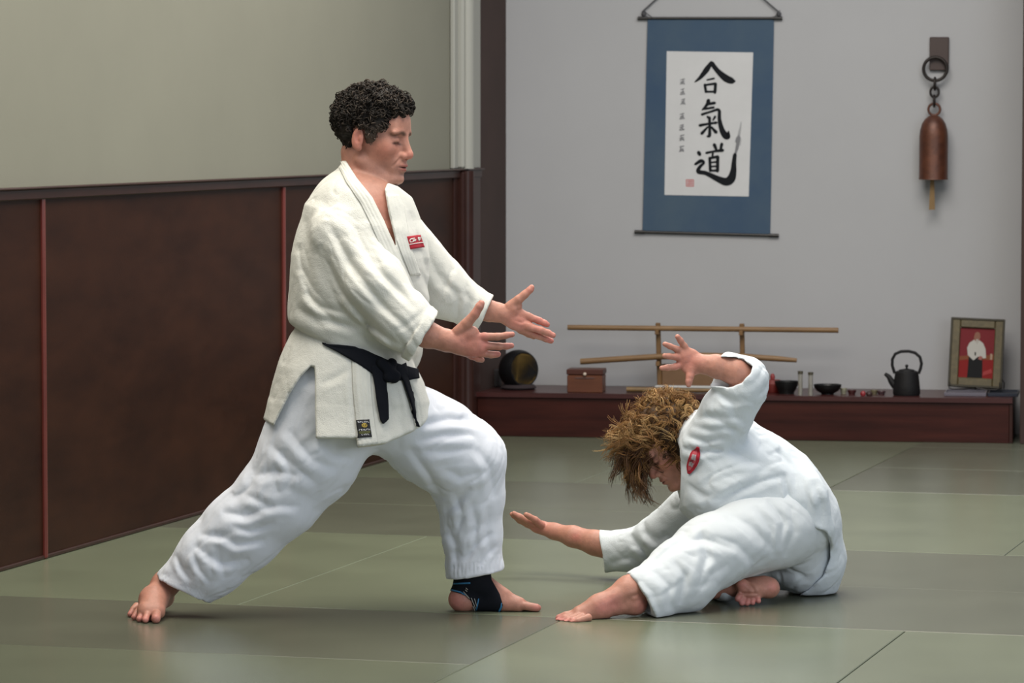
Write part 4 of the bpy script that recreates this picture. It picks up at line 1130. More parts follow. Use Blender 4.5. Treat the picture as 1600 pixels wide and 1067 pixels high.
F = hand(bounds([(735, 440), (878, 550)], yf_ - .10, yf_ + .10),
         [(735, 480, yf_, 20), (766, 486, yf_, 15.5), (782, 489, yf_, 13.5), (792, 492, yf_, 13)],
         [wel(806, 499, yf_, 25, 9.5, 17, -22), wel(802, 482, yf_ - .004, 16, 9.5, 10, 38), wel(815, 507, yf_ - .002, 15, 9, 12, -28)],
         [[(797, 479, yf_ - .006, 8.6), (810, 468, yf_ - .012, 7), (820, 460, yf_ - .014, 6.2), (828, 453, yf_ - .014, 5.4), (830.5, 449, yf_ - .014, 4.4)],
          [(812, 489, yf_ - .003, 7), (826, 494.5, yf_ - .006, 6), (842, 501, yf_ - .004, 5.4), (851, 505, yf_ - .002, 4.9), (855, 507, yf_, 4.4)],
          [(811, 503, yf_ - .004, 7), (826, 510, yf_ - .014, 6.2), (845, 516, yf_ - .016, 5.5), (856, 520, yf_ - .014, 5.1), (864, 524, yf_ - .012, 4.6)],
          [(806, 507, yf_, 7), (824, 517, yf_ + .002, 6), (842, 525, yf_ + .004, 5.4), (853, 529.5, yf_ + .006, 5.0), (861, 532.5, yf_ + .008, 4.4)],
          [(802, 507, yf_ + .006, 6.4), (814, 516, yf_ + .018, 5.4), (826, 522, yf_ + .024, 5), (834, 526, yf_ + .028, 4.4)]])
F.crease([(806, 476), (812, 488), (806, 500)], .002, 3, yf_); F.crease([(803, 500), (815, 504), (824, 500)], .0016, 2.2, yf_)
F.noise(.0006, .012)
body_part(F, tint_hand((812, 503, yf_), [(855, 506, yf_), (862, 523, yf_), (860, 532, yf_), (829, 452, yf_), (842, 500, yf_), (840, 515, yf_)]))
# rear foot, pointing at the viewer
gz = lambda px, py: G(px, py).y
def toe(F, a, b, r, k=.004): F.add(RC(a, b, r[0], r[1]), k)
lo, hi = bounds([(185, 880), (320, 985)], YM - .25, YM + .18); lo[2] = -.012
F = Field(lo, hi, .0023)
ank = W(258, 913, YM + .03); ank2 = W(292, 886, YM + .02)
F.add(RC(ank2, ank, .040, .034, 1.05), .02)
heel = Vector((ank.x - .012, ank.y + .06, .045)); ball = Vector((W(231, 960, YM - .10).x, YM - .105, .020))
F.add(RC(ank, heel, .034, .030), .02)
mid = Vector((W(240, 938, YM - .02).x, YM - .03, .052))
F.add(RC(ank, mid, .034, .034), .025); F.add(RC(mid, Vector((W(228, 958, YM - .09).x, YM - .095, .030)), .036, .026), .025); F.add(RC(mid, Vector((W(246, 958, YM - .09).x, YM - .095, .028)), .034, .024), .025)
F.add(RC(heel, ball, .028, .018), .02)
toes = []
for px, py, r, l in ((243.5, 974, .0138, .030), (227, 974, .0098, .026), (217.5, 972.5, .0094, .024), (209.5, 969.5, .009, .022), (203, 964.5, .0086, .020)):
    g_ = G(px, py); tip = Vector((g_.x, g_.y + .006, r * .95)); root = Vector((g_.x * .5 + .5 * (g_.x + (238 - px) * SM * .45), g_.y + .05, .026))
    mid_ = Vector(((tip.x + root.x) / 2, tip.y + l * .8, .022)); toe(F, root, mid_, (.012, r * .95)); toe(F, mid_, tip, (r * .95, r)); toes.append((tip, r))
x, y, z = F.xyz(F.full()); F.F = smax(F.F, -(z - .0005).astype(np.float32), .002)
F.noise(.0007, .015)
def tint_foot(tips, extra=()):
    def t(v, C):
        for p, r in tips: C = mixc(C, .75 * blob(v, p, (.014, .02, .014)), (.58, .21, .19))
        for p, r in extra: C = mixc(C, .75 * blob(v, p, (r, r, r)), (.58, .21, .18))
        return C
    return t
body_part(F, tint_foot(toes))
# front foot, in profile
gy = G(775, 954).y
lo, hi = bounds([(688, 850), (855, 975)], gy - .12, gy + .12); lo[2] = -.012
F = Field(lo, hi, .0023)
def fp(px, z, dy=0): return Vector((W(px, 950, gy).x, gy + dy, z))
pxz = lambda py: (G(775, 956).z, CAMH - (py - 190) / FPX * gy)[1]
F.add(RC(W(735, 862, gy), W(735, 898, gy), .045, .040), .02)
F.add(RC(W(735, 898, gy), fp(722, .038), .040, .034), .02)
F.add(EL(fp(719, .033), (.034, .032, .032)), .015)
F.add(RC(W(742, 905, gy), fp(783, .040), .038, .028), .025)
F.add(RC(fp(775, .042), fp(812, .021, -.005), .030, .019), .02)
F.add(RC(fp(722, .028), fp(808, .018, -.018), .026, .017), .02)
F.add(RC(fp(800, .022, .018), fp(818, .016, .028), .020, .013), .015)
tp = []
for i, (px, dy, r) in enumerate(((838, -.024, .0125), (841, -.004, .0095), (838, .011, .009), (833, .024, .0086), (826, .036, .0085))):
    tip = fp(px, r * .95, dy); root = fp(px - 22, .018, dy * .9); toe(F, root, tip, (.0125, r)); tp.append((tip, r))
x, y, z = F.xyz(F.full()); F.F = smax(F.F, -(z - .0005).astype(np.float32), .002)
F.noise(.0007, .015)
body_part(F, tint_foot(tp, [(fp(712, .03, -.02), .03)]))
# brace: a sleeve following the foot
BR = F.like(); BR.F = F.F - .0035
BR.poly([(700, 850), (766, 850), (768, 905), (781, 928), (786, 946), (780, 962), (742, 962), (737, 940), (728, 930), (700, 922)], gy, .003)
BR.F = smax(BR.F, -(F.F + .004), .002)
bv_, bf_ = BR.mesh()
# the rest of the body inside the clothes
lo, hi = bounds([(215, 270), (810, 930)], YM - .32, YM + .36)
F = Field(lo, hi, .009)
ribs(F, man_torso[1:], .03, grow=-.035); chain(F, man_near_arm[:3] + [(645, 514, yn, 23)], .03, .8, grow=-.032); chain(F, man_far_arm[:3] + [(745, 481, yf_, 22)], .03, .8, grow=-.022)
chain(F, [(540, 545, YM, 62), (535, 630, YM, 62)], .03, .9)
chain(F, [(515, 650, YM - .02, 55), (430, 770, YM - .02, 42), (340, 850, YM + .01, 34), (292, 886, YM + .02, 19)], .03, .9)
chain(F, [(590, 650, YM + .04, 55), (700, 690, YM + .06, 46), (735, 730, YM + .09, 38), (738, 820, YM + .10, 30), (736, 880, YM + .10, 24)], .03, .9)
body_part(F)
bvv, bff = join_meshes(parts)
man = np_mesh('person', bvv, bff, M['skin'], None, np.concatenate(cols))
tag(man, 'standing person in white martial arts suit and black belt, both hands held out', 'person')
jacket = np_mesh('jacket', jv_, jf_, M['gi'], man); jacket['label'] = 'white cotton martial arts jacket with red chest patch'
trousers = np_mesh('trousers', tv_, tf_, M['gi_trousers'], man); trousers['label'] = 'loose white cotton trousers with gathered hems'
brace = np_mesh('ankle_brace', bv_, bf_, M['brace'], man); brace['label'] = 'black elastic ankle brace with blue edging'
bb = bvh_of(bv_, bf_)
for pl, w in (([(703, 912.5), (718, 911.5), (735, 910.5)], 2.4), ([(703, 921), (720, 925)], 2.2), ([(720, 925), (729, 931), (735, 942), (739, 956)], 1.8), ([(748, 935), (746, 945), (743, 956)], 2.0), ([(784, 925), (785.5, 936), (783, 948), (779, 956)], 2.4)):
    strip(bb, pl, w, 'edging', M['brace_blue'], brace, off=.0018)
for pl in ([(724, 924), (733, 934), (740, 948), (742, 954)], [(727, 921), (730, 924)], [(728, 918), (731, 921)], [(736, 934), (743, 950)], [(741, 935), (745, 947)]):
    strip(bb, pl, 1.1, 'stripe', M['grey_stitch'], brace, off=.002)

# hair: a close cap with many short curls
lo, hi = bounds([(515, 112), (662, 250)], YM - .17, YM + .17)
F = Field(lo, hi, .003)
F.add(hm.el((-.014, 0, .048), (.108, .087, .098)), .01)
F.add(hm.el((.040, 0, .092), (.052, .060, .034)), .02)
x, y, z = F.xyz(F.full()); l = [(x - hm.o[0]) * hm.R[0, i] + (y - hm.o[1]) * hm.R[1, i] + (z - hm.o[2]) * hm.R[2, i] for i in range(3)]
lx, ly, lz = [a / hm.k for a in l]
keep = np.minimum.reduce([.078 - lz, np.maximum(lx - .052 + np.maximum(lz - .05, 0) * -.6, .022 - lz), np.maximum(lx + .030 + np.maximum(-lz, 0) * .35, -.060 - lz), np.maximum(np.maximum(lx - .036 + np.maximum(-lz, 0) * .5, .010 - lx), -.016 - lz)]) * hm.k
F.F = smax(F.F, keep.astype(np.float32), .010)
F.noise(.009, .020, seed=2); F.noise(.004, .009, seed=4)
hv, hf_ = F.mesh(); L = hm.local(hv)
def hair_tint(L):
    g = np.clip((.045 - L[:, 2]) / .05, 0, 1) * np.clip((L[:, 0] + .03) / .05, 0, 1)
    return (np.array((.011, .008, .006))[None] * (1 - g[:, None]) + np.array((.085, .062, .048)) * g[:, None])
hair = np_mesh('hair', hv, hf_, M['hair_dark'], man, hair_tint(L)); hair['label'] = 'short dark curly hair greying at the temples'
rng = np.random.RandomState(4)
cl = Locks()
sel = rng.choice(len(hv), 2300, replace=False)
for i in sel:
    p = Vector(hv[i]); Li = L[i]
    if Li[2] < .02 and rng.rand() < .8: continue
    nrm = (p - Vector(hm.p(-.01, 0, .04))).normalized(); t = nrm.orthogonal().normalized(); t.rotate(Matrix.Rotation(rng.rand() * 6.28, 3, nrm)); b_ = nrm.cross(t)
    R_ = rng.uniform(.004, .0105); ph = rng.rand() * 6.28; pts = []
    sc_ = .5 if Li[2] < .03 else 1.0
    for k in range(9):
        a = ph + k * .85; pts.append(p + (t * math.cos(a) * R_ + nrm * (math.sin(a) * R_ + .001) + b_ * (k - 4) * .0016) * sc_)
    rad_ = [.0012 + .0008 * math.sin(PI * k / 8) for k in range(9)]
    s_ = rng.choice([.7, 1.0, 1.6, 2.6, 4.0]); base_ = hair_tint(L[i:i + 1])[0] * s_; cl.add(pts, rad_, base_, 4, 1.0)
cl.build('curls', M['hair_dark'], hair)

# ---- belt
belt = patch(jb, None, 6, 30, 'belt', M['belt'], man, off=.006, th=.006, edges=([(505, 536), (530, 538), (555, 540.5), (585, 555), (612, 567), (650, 578)], [(507, 540), (530, 552), (552, 565), (582, 585), (606, 597), (652, 592)]))
belt['label'] = 'black cotton belt with hanging ends'
# the loop round the back, found on the jacket itself
cen = W(545, 556, YM); vs, fs = [], []; NB = 64
tiltn = Vector((-math.sin(math.radians(20)), 0, math.cos(math.radians(20))))
ex = Vector((math.cos(math.radians(20)), 0, -math.sin(math.radians(20)))) ; ex.z = -math.sin(math.radians(20)); ex.x = math.cos(math.radians(20))
tiltn = Vector((math.sin(math.radians(20)), 0, math.cos(math.radians(20)))); rows = 3
for i in range(NB):
    a = 2 * PI * i / NB; d = ex * math.cos(a) + Vector((0, 1, 0)) * math.sin(a)
    for j in range(rows):
        c = cen + tiltn * ((j / (rows - 1) - .5) * .042)
        h = jb.ray_cast(c + d * .6, -d); p = h[0] if h[0] else c + d * .18
        vs.append(p - d * .005)
ok = lambda i: math.sin(2 * PI * i / NB) > -.35
fs = [(i * rows + j, ((i + 1) % NB) * rows + j, ((i + 1) % NB) * rows + j + 1, i * rows + j + 1) for i in range(NB) for j in range(rows - 1) if ok(i) and ok((i + 1) % NB)]
me = bpy.data.meshes.new('belt_loop'); me.from_pydata([tuple(p) for p in vs], [], fs); me.update(); me.shade_smooth()
o = link('belt_loop', me, M['belt'], belt); md = o.modifiers.new('thickness', 'SOLIDIFY'); md.thickness = .004
patch(jb, None, 5, 26, 'belt_end', M['belt'], belt, off=.008, th=.005, edges=([(578, 570), (584, 600), (590, 640), (593, 657), (596.5, 662.5)], [(602, 575), (602, 600), (603.5, 640), (604, 655), (597.5, 662.5)]))
patch(jb, None, 5, 26, 'belt_end', M['belt'], belt, off=.010, th=.005, edges=([(612, 578), (626, 595), (636, 625), (645, 655), (652, 686)], [(630, 568), (637, 595), (643, 630), (650, 655), (656, 684)]))
kp = on_surface(jb, 603, 580, .012)
lo, hi = np.array(kp) - .06, np.array(kp) + .06
F = Field(lo, hi, .0025)
F.add(RC(on_surface(jb, 594, 570, .010), on_surface(jb, 612, 590, .012), .017, .020), .01)
F.add(RC(on_surface(jb, 610, 568, .010), on_surface(jb, 603, 592, .014), .014, .015), .006)
F.noise(.002, .02)
v, f = F.mesh(); np_mesh('belt_knot', v, f, M['belt'], belt)
# ---- lapels, band with label, chest patch
lap = lambda u, v: .0030 * (1 - abs(2 * u - 1) ** 6) + .0007 * math.cos(u * PI * 8)
patch(pb_, None, 16, 56, 'lapel', M['gi'], jacket, off=.0015, th=.002, relief=lap, edges=([(526, 252), (541, 285), (562, 316), (579, 350), (594, 385), (608, 416), (622, 445), (632, 475), (638, 510)], [(537, 248), (557, 279), (581, 309), (599, 346), (617, 386), (635, 424), (648, 452), (655, 482), (652, 515)]))
patch(pb_, None, 16, 36, 'lapel', M['gi'], jacket, off=.0015, th=.002, relief=lap, edges=([(604, 305), (609, 332), (618, 372), (624, 390), (640, 430)], [(622, 305), (630, 322), (637, 360), (643, 390), (656, 430)]))
band = patch(jb, None, 20, 40, 'front_band', M['gi'], jacket, off=.002, th=.002, relief=lap, edges=([(550, 562), (551, 600), (556, 650), (560, 697)], [(578, 580), (580, 615), (584, 655), (590, 692)]))
m_tag = mat('woven_label', (.008, .008, .010), .7)
tg = patch(jb, [(557.5, 656.5), (576.5, 655.5), (580, 683.5), (560, 685)], 8, 12, 'woven_label', m_tag, jacket, off=.0085, th=.001)
def tq(u, v):
    q = [(557.5, 656.5), (576.5, 655.5), (580, 683.5), (560, 685)]
    a = [q[0][k] * (1 - v) + q[3][k] * v for k in (0, 1)]; b = [q[1][k] * (1 - v) + q[2][k] * v for k in (0, 1)]
    return (a[0] * (1 - u) + b[0] * u, a[1] * (1 - u) + b[1] * u)
m_gold = mat('gold_thread', (.40, .28, .04), .6); m_lt = mat('label_thread', (.55, .55, .58), .7); m_gr = mat('olive_thread', (.22, .23, .06), .7)
em = [tq(.52 + .19 * math.cos(a) * (1 + .12 * math.cos(6 * a)), .33 + .105 * math.sin(a) * (1 + .12 * math.cos(6 * a))) for a in [2 * PI * k / 24 for k in range(25)]]
strip(jb, em, 1.6, 'emblem', m_gold, jacket, off=.0098, th=.0006)
strip(jb, [tq(.44, .33), tq(.60, .33)], 3.2, 'emblem_centre', m_gold, jacket, off=.0096, th=.0006)
THR = []
def letters(spec, v0, v1, m, u0, u1):
    """tiny woven marks of a few straight threads each"""
    n = len(spec)
    for i, strokes in enumerate(spec):
        a, b = u0 + (u1 - u0) * i / n, u0 + (u1 - u0) * (i + .72) / n
        for s in strokes:
            _ = strip(jb, [tq(a + (b - a) * x, v0 + (v1 - v0) * y) for x, y in s], .75, 'thread', m, jacket, off=.0098, th=0, n=3); THR.append(_)
MK = [[[(0, 0), (.9, .1)], [(.4, 0), (.5, 1)]], [[(0, 1), (.1, 0), (.9, .2)]], [[(.1, 0), (.2, 1), (.9, .9)]], [[(.8, 0), (.7, 1)], [(0, .5), (.7, .4)]]]   # worn, unreadable thread marks
letters([MK[i % 4] for i in range(7)], .10, .18, m_lt, .10, .98)
letters([MK[(i * 3 + 1) % 4] for i in range(7)], .53, .62, m_lt, .14, .96)
strip(jb, [tq(.12, .69), tq(.93, .69)], .8, 'label_line', m_gr, jacket, off=.0098, th=.0005); strip(jb, [tq(.14, .76), tq(.9, .76)], .8, 'label_line', m_gr, jacket, off=.0098, th=.0005)
letters([MK[(i + 2) % 4] for i in range(5)], .82, .88, m_lt, .26, .84)
merge_flat(THR, 'label_lettering', m_lt, jacket)
cpq = [(633.5, 370), (654.5, 367), (661, 386.5), (639, 390)]
cp = patch(jb, cpq, 8, 8, 'chest_patch', M['patch_red'], jacket, off=.006, th=.0015); cp['label'] = 'red chest patch with white lettering'
def cq(u, v):
    a = [cpq[0][k] * (1 - v) + cpq[3][k] * v for k in (0, 1)]; b = [cpq[1][k] * (1 - v) + cpq[2][k] * v for k in (0, 1)]
    return (a[0] * (1 - u) + b[0] * u, a[1] * (1 - u) + b[1] * u)
for pl, w in (([(.48, .22), (.12, .22), (.12, .46), (.36, .46), (.36, .36)], 1.5), ([(.30, .34), (.52, .34), (.42, .44)], 1.4), ([(.72, .20), (.72, .46)], 2.0), ([(.70, .22), (.96, .22)], 1.6), ([(.72, .33), (.92, .33)], 1.4), ([(.0, .62), (1.0, .62)], 1.3)):
    strip(jb, [cq(*p) for p in pl], w, 'lettering', M['patch_white'], jacket, off=.0075, th=.0006)
# ------------------------------------------------------------------ the person rolling on the mat
YW = 11.15; SW = PXM(YW)
# ---- jacket
lo, hi = bounds([(925, 545), (1315, 935)], YW - .36, YW + .62)
J = Field(lo, hi, .0048)
w_torso = [((1066, 735), (1150, 655), YW + .02, 1.15), ((1066, 792), (1206, 684), YW + .03, 1.15), ((1118, 838), (1254, 716), YW + .05, 1.15), ((1172, 872), (1292, 768), YW + .07, 1.15), ((1215, 915), (1304, 838), YW + .10, 1.2), ((1225, 935), (1300, 880), YW + .12, 1.2)]
ribs(J, w_torso, .04)
up = J.like()
chain(up, [(1106, 695, YW - .08, 43), (1138, 643, YW - .13, 41), (1160, 608, YW - .16, 37)], .02, .95)
upe = J.like()
chain(upe, [(1160, 606, YW - .16, 37), (1163, 593, YW - .165, 35), (1138, 582, YW - .165, 29.5), (1105, 580, YW - .17, 22)], .02, 1.0)
upe.cut_line((1131, 552), (1108, 600), (1170, 590), YW - .17, .003, tilt=(.25, 0))
for pts, a, w in (([(1085, 655), (1120, 650), (1165, 655)], .006, 7), ([(1125, 618), (1150, 625), (1180, 622)], .008, 6), ([(1120, 610), (1145, 632), (1150, 655)], .006, 6), ([(1178, 585), (1185, 610), (1178, 640)], .005, 7),
                  ([(1150, 600), (1170, 602), (1190, 590)], .004, 5), ([(1100, 645), (1130, 660), (1160, 680)], .006, 7), ([(1070, 680), (1100, 690), (1140, 680)], .007, 6), ([(1080, 665), (1110, 672), (1150, 668)], .005, 6)):
    up.crease(pts, a, w, YW - .10, dep=.3)
hol = J.like(); chain(hol, [(1166, 591, YW - .17, 25), (1140, 582, YW - .17, 24), (1095, 578, YW - .17, 26)], .01, .97)
wrinkle(up, .005, .04, (.85, .2, -.2), 4.5, 1)
up.union(upe, .012); up.carve(hol, .003)
up.poly([(1085, 592), (1106, 592), (1118, 603), (1137, 606.5), (1158, 599), (1173, 584), (1176, 573), (1162, 563), (1135, 557), (1085, 552)], YW - .17, .003, inside=False, ylim=YW - .165, ysoft=.006)
J.union(up, .03)
fl_ = J.like()
chain(fl_, [(1085, 790, YW + .28, 38), (1030, 838, YW + .34, 32), (985, 860, YW + .40, 30), (920, 862, YW + .46, 35)], .03, .95)
fl_.cut_line((934, 822), (946, 898), (1000, 850), YW + .43, .003)
for pts, a, w in (([(985, 835), (1000, 855), (1020, 880)], .008, 6), ([(1000, 830), (1030, 842), (1055, 830)], .006, 7), ([(950, 880), (985, 870), (1010, 885)], .005, 6), ([(1005, 815), (1015, 840), (1040, 860)], .006, 6)):
    fl_.crease(pts, a, w, YW + .42)
hol = J.like(); chain(hol, [(965, 858, YW + .43, 26), (910, 860, YW + .47, 29)], .0, .95); fl_.carve(hol, .003)
J.union(fl_, .015)
for pts, a, w in (([(1066, 700), (1095, 705), (1130, 700)], .008, 6), ([(1100, 760), (1150, 740), (1215, 735)], .004, 9), ([(1110, 785), (1160, 762), (1225, 742)], .006, 7), ([(1180, 660), (1190, 690), (1180, 720)], .005, 9),
                  ([(1195, 690), (1225, 715), (1250, 745)], .005, 8), ([(1240, 740), (1248, 780), (1245, 812)], .006, 6), ([(1265, 750), (1278, 790), (1280, 822)], .004, 8), ([(1140, 700), (1165, 720), (1205, 725)], .005, 9),
                  ([(1075, 760), (1100, 775), (1130, 770)], .004, 8), ([(1225, 740), (1232, 775), (1240, 812)], .009, 4), ([(1090, 800), (1120, 790), (1150, 775)], .004, 6), ([(1250, 735), (1270, 770), (1290, 800)], .003, 8), ([(1170, 675), (1200, 710), (1240, 730)], .004, 8)):
    J.crease(pts, a, w, YW + .08)
wrinkle(J, .0045, .04, (.85, .2, .45), 6.0, 1); wrinkle(J, .0022, .026, (.8, .1, -.6), 6.0, 4)
J.noise(.0016, .035); J.noise(.002, .09, seed=3)
sk = J.like(); sk.add(RC(W(1262, 772, YW + .02), W(1268, 815, YW + .02), 56 * SW, 52 * SW, 1.6), .02)
sk.poly([(1226, 742), (1240, 700), (1275, 735), (1292, 765), (1304, 825), (1301, 852), (1291, 832), (1268, 822), (1243, 814), (1235, 782)], YW - .1, .004)
sk.crease([(1248, 740), (1262, 780), (1262, 818)], .004, 8, YW); sk.crease([(1270, 750), (1282, 785), (1282, 822)], .004, 7, YW); wrinkle(sk, .003, .04, (.3, .1, -.9), 3.0, 5)
J.union(sk, .03)
# the tail of the jacket falls away behind the seat of the trousers
J.poly([(1150, 824), (1200, 810), (1243, 813), (1290, 831), (1297, 850), (1297, 872), (1286, 900), (1262, 922), (1248, 930), (1150, 940)], YW, .004, inside=False, ylim=YW + .20, ysoft=.01)
x, y, z = J.xyz(J.full()); J.F = smax(J.F, -(z - .004).astype(np.float32), .004)
J.poly([(1040, 640), (1062, 700), (1064, 740), (1062, 790), (1040, 820), (900, 800), (900, 640)], YW, .006, inside=False, ylim=YW + .12, ysoft=.02)
wjv, wjf = J.mesh(); wjb = bvh_of(wjv, wjf)
# ---- trousers
lo, hi = bounds([(970, 730), (1312, 975)], YW - .58, YW + .42); lo[2] = -.01
T = Field(lo, hi, .0048)
nl = T.like()
ribs(nl, [((1236, 768), (1262, 872), YW - .03, .95), ((1200, 764), (1226, 884), YW - .08, .95), ((1150, 782), (1196, 888), YW - .14, .95), ((1086, 812), (1138, 912), YW - .24, .92), ((1034, 856), (1090, 950), YW - .33, .85), ((984, 898), (1032, 968), YW - .42, .8), ((950, 925), (1000, 1000), YW - .46, .8)], .03)
nl.cut_line((981, 896), (1022, 975), (1090, 880), YW - .42, .005, tilt=(-.3, 0))
for pts, a, w in (([(1060, 850), (1100, 842), (1150, 860)], .009, 7), ([(1095, 830), (1105, 870), (1090, 920)], .008, 7), ([(1110, 835), (1150, 850), (1180, 880)], .006, 7), ([(1050, 870), (1070, 900), (1062, 945)], .007, 6),
                  ([(1130, 800), (1170, 820), (1210, 860)], .006, 8), ([(1200, 780), (1225, 815), (1220, 860)], .007, 6), ([(1180, 790), (1205, 830), (1205, 870)], .005, 6), ([(1020, 890), (1045, 915), (1045, 955)], .006, 6),
                  ([(1080, 820), (1060, 850), (1020, 880)], .004, 8), ([(1235, 790), (1240, 830), (1225, 870)], .006, 6), ([(1140, 880), (1110, 900), (1080, 940)], .004, 7), ([(1000, 905), (1020, 925), (1030, 955)], .004, 5), ([(1165, 770), (1195, 765), (1225, 758)], .004, 6)):
    nl.crease(pts, a, w, YW - .05)
hol = T.like(); chain(hol, [(1012, 928, YW - .42, 26), (970, 955, YW - .47, 34)], .0, .8); nl.carve(hol, .003)
seat = T.like()
chain(seat, [(1245, 842, YW + .06, 57), (1251, 874, YW + .08, 53)], .02, 1.3)
seat.add(RC(W(1240, 872, YW + .08), W(1140, 895, YW + .16), .088, .075, 1.0), .02)
seat.add(RC(W(1140, 893, YW + .16), W(1110, 912, YW - .02), .062, .045, 1.0), .02)
seat.add(RC(W(1110, 912, YW - .02), W(1134, 921, YW - .13), .042, .036, 1.0), .02)
seat.crease([(1200, 858), (1240, 866), (1285, 852)], .010, 7, YW + .05); seat.crease([(1190, 880), (1230, 895), (1270, 900)], .004, 8, YW + .05)
seat.crease([(1215, 830), (1240, 845), (1280, 840)], .004, 7, YW + .05)
T.union(seat, .02); T.union(nl, .014)
wrinkle(T, .0048, .04, (.75, .5, .45), 6.0, 2); wrinkle(T, .0018, .028, (.6, .2, -.7), 5.0, 7)
T.noise(.0018, .03); T.noise(.0028, .08, seed=5)
x, y, z = T.xyz(T.full()); T.F = smax(T.F, -(z - .002).astype(np.float32), .004)
wtv, wtf = T.mesh()
# ---- body
parts = []; cols = []
YH = YW + .05
hw_ = Head(W(1052, 694, YH), (-.76, -.16, -.65), (-.65, -.05, .76), 1.0)
lo, hi = bounds([(985, 630), (1120, 790)], YH - .17, YH + .20)
F = Field(lo, hi, .0026)
F.add(RC(hw_.p(-.020, 0, -.045), W(1100, 740, YW + .02), .050, .058), .02)
hd = F.like(); hw_.build(hd, male=False); F.union(hd, .014)
body_part(F, lambda v, C: hw_.tint(v, mixc(C, np.full(len(C), .25), (.60, .30, .22)), male=False))
# raised arm
yr = YW - .17
F = Field(*bounds([(1022, 515), (1190, 615)], yr - .11, yr + .11), .0021)
chain(F, [(1168, 592, yr, 19), (1150, 581, yr, 20.5), (1118, 572, yr, 17.5), (1098, 569, yr, 13.5), (1090, 567, yr, 13.5)], .015, .9)
for p in (wel(1077, 563, yr, 19, 8.5, 19, 10), wel(1068, 556, yr, 13, 8, 15, 30), wel(1080, 577, yr - .004, 10, 8, 13, 80)): F.add(p, .010)
for fg in ([(1074, 550, yr, 6), (1069, 541, yr - .004, 5.2), (1063, 532, yr - .012, 4.6), (1058.5, 526, yr - .02, 4.0)],
           [(1067, 552, yr, 6), (1058, 546, yr - .008, 5), (1047, 541, yr - .018, 4.5), (1039, 537.5, yr - .026, 3.9)],
           [(1066, 559, yr, 6), (1056, 558, yr - .012, 5), (1046, 556.5, yr - .024, 4.5), (1038.5, 556, yr - .032, 3.9)],
           [(1066, 569, yr, 6), (1055, 573, yr - .010, 5.2), (1043, 574.5, yr - .02, 4.7), (1034, 575, yr - .026, 4.0)],
           [(1080, 577, yr - .006, 8), (1078, 588, yr - .014, 6.2), (1076.5, 596, yr - .018, 5.4), (1076, 601, yr - .02, 4.4)]): chain(F, fg, .0045, .92)
F.noise(.0006, .012)
body_part(F, tint_hand((1074, 564, yr), [(1059, 527, yr), (1040, 538, yr), (1040, 556, yr), (1036, 575, yr), (1076, 599, yr), (1078, 586, yr), (1056, 572, yr)], red=(.62, .24, .19)))
# arm along the mat
ya_ = YW + .44
F = Field(*bounds([(790, 790), (965, 880)], ya_ - .10, ya_ + .24), .0023)
chain(F, [(960, 858, ya_ - .02, 20), (930, 848, ya_, 19), (895, 838, ya_ + .04, 16), (866, 830, ya_ + .08, 12), (852, 826, ya_ + .09, 11)], .015, .95)
F.add(wel(842, 823, ya_ + .10, 17, 10, 11, -18), .010)
for k, (dy, dz, l) in enumerate(((-.018, -1.5, 0), (-.006, 1, -3), (.006, 3, -1), (.018, 5, 4))):
    chain(F, [(836, 820 + dz, ya_ + .10 + dy, 5.5), (824, 814.5 + dz, ya_ + .10 + dy * 1.2, 4.8), (812, 808.5 + dz, ya_ + .10 + dy * 1.3, 4.4), (803 + l, 803.5 + dz + l * .4, ya_ + .10 + dy * 1.3, 3.8)], .004, .92)
chain(F, [(846, 820, ya_ + .075, 6), (836, 812, ya_ + .06, 5.2), (827, 807, ya_ + .05, 4.4), (822, 804, ya_ + .045, 4)], .004)
body_part(F, tint_hand((838, 822, ya_ + .1), [(805, 805, ya_ + .1), (870, 832, ya_ + .08), (900, 838, ya_)], red=(.50, .17, .14)))
# near foot
yh_ = 10.70
lo, hi = bounds([(855, 885), (1045, 985)], yh_ - .14, yh_ + .16); lo[2] = -.012
F = Field(lo, hi, .0023)
chain(F, [(1030, 905, yh_ + .06, 24), (1000, 915, yh_ + .03, 21), (985, 921, yh_ + .02, 20)], .02, .95)
chain(F, [(985, 921, yh_ + .02, 20), (992, 942, yh_ + .02, 17)], .02); F.add(wel(994, 946, yh_ + .02, 16, 15, 13, 10), .015)
chain(F, [(978, 924, yh_ + .01, 19), (935, 945, yh_ - .02, 14.5), (905, 957, yh_ - .04, 11)], .025, 1.15)
chain(F, [(990, 944, yh_ + .01, 13), (940, 956, yh_ - .02, 10), (902, 965, yh_ - .05, 8.5)], .02, 1.2)
tpw = []
for px, py, dy, r in ((874, 966, -.045, 6.4), (872, 969.5, -.062, 5), (877, 971.5, -.078, 4.8), (884, 973, -.092, 4.6), (893, 974, -.104, 4.6)):
    chain(F, [(px + 26, py - 9, yh_ + dy * .8, 6.5), (px + 10, py - 4, yh_ + dy, r), (px, py, yh_ + dy, r)], .004); tpw.append((W(px, py, yh_ + dy), r))
x, y, z = F.xyz(F.full()); F.F = smax(F.F, -(z - .0005).astype(np.float32), .002)
F.crease([(985, 932), (997, 928), (1006, 934)], .002, 3, yh_ + .02); F.noise(.0007, .015)
body_part(F, tint_foot(tpw, [(W(1000, 945, yh_), .028), (W(960, 945, yh_ - .05), .03), (W(940, 950, yh_ - .05), .02)]))
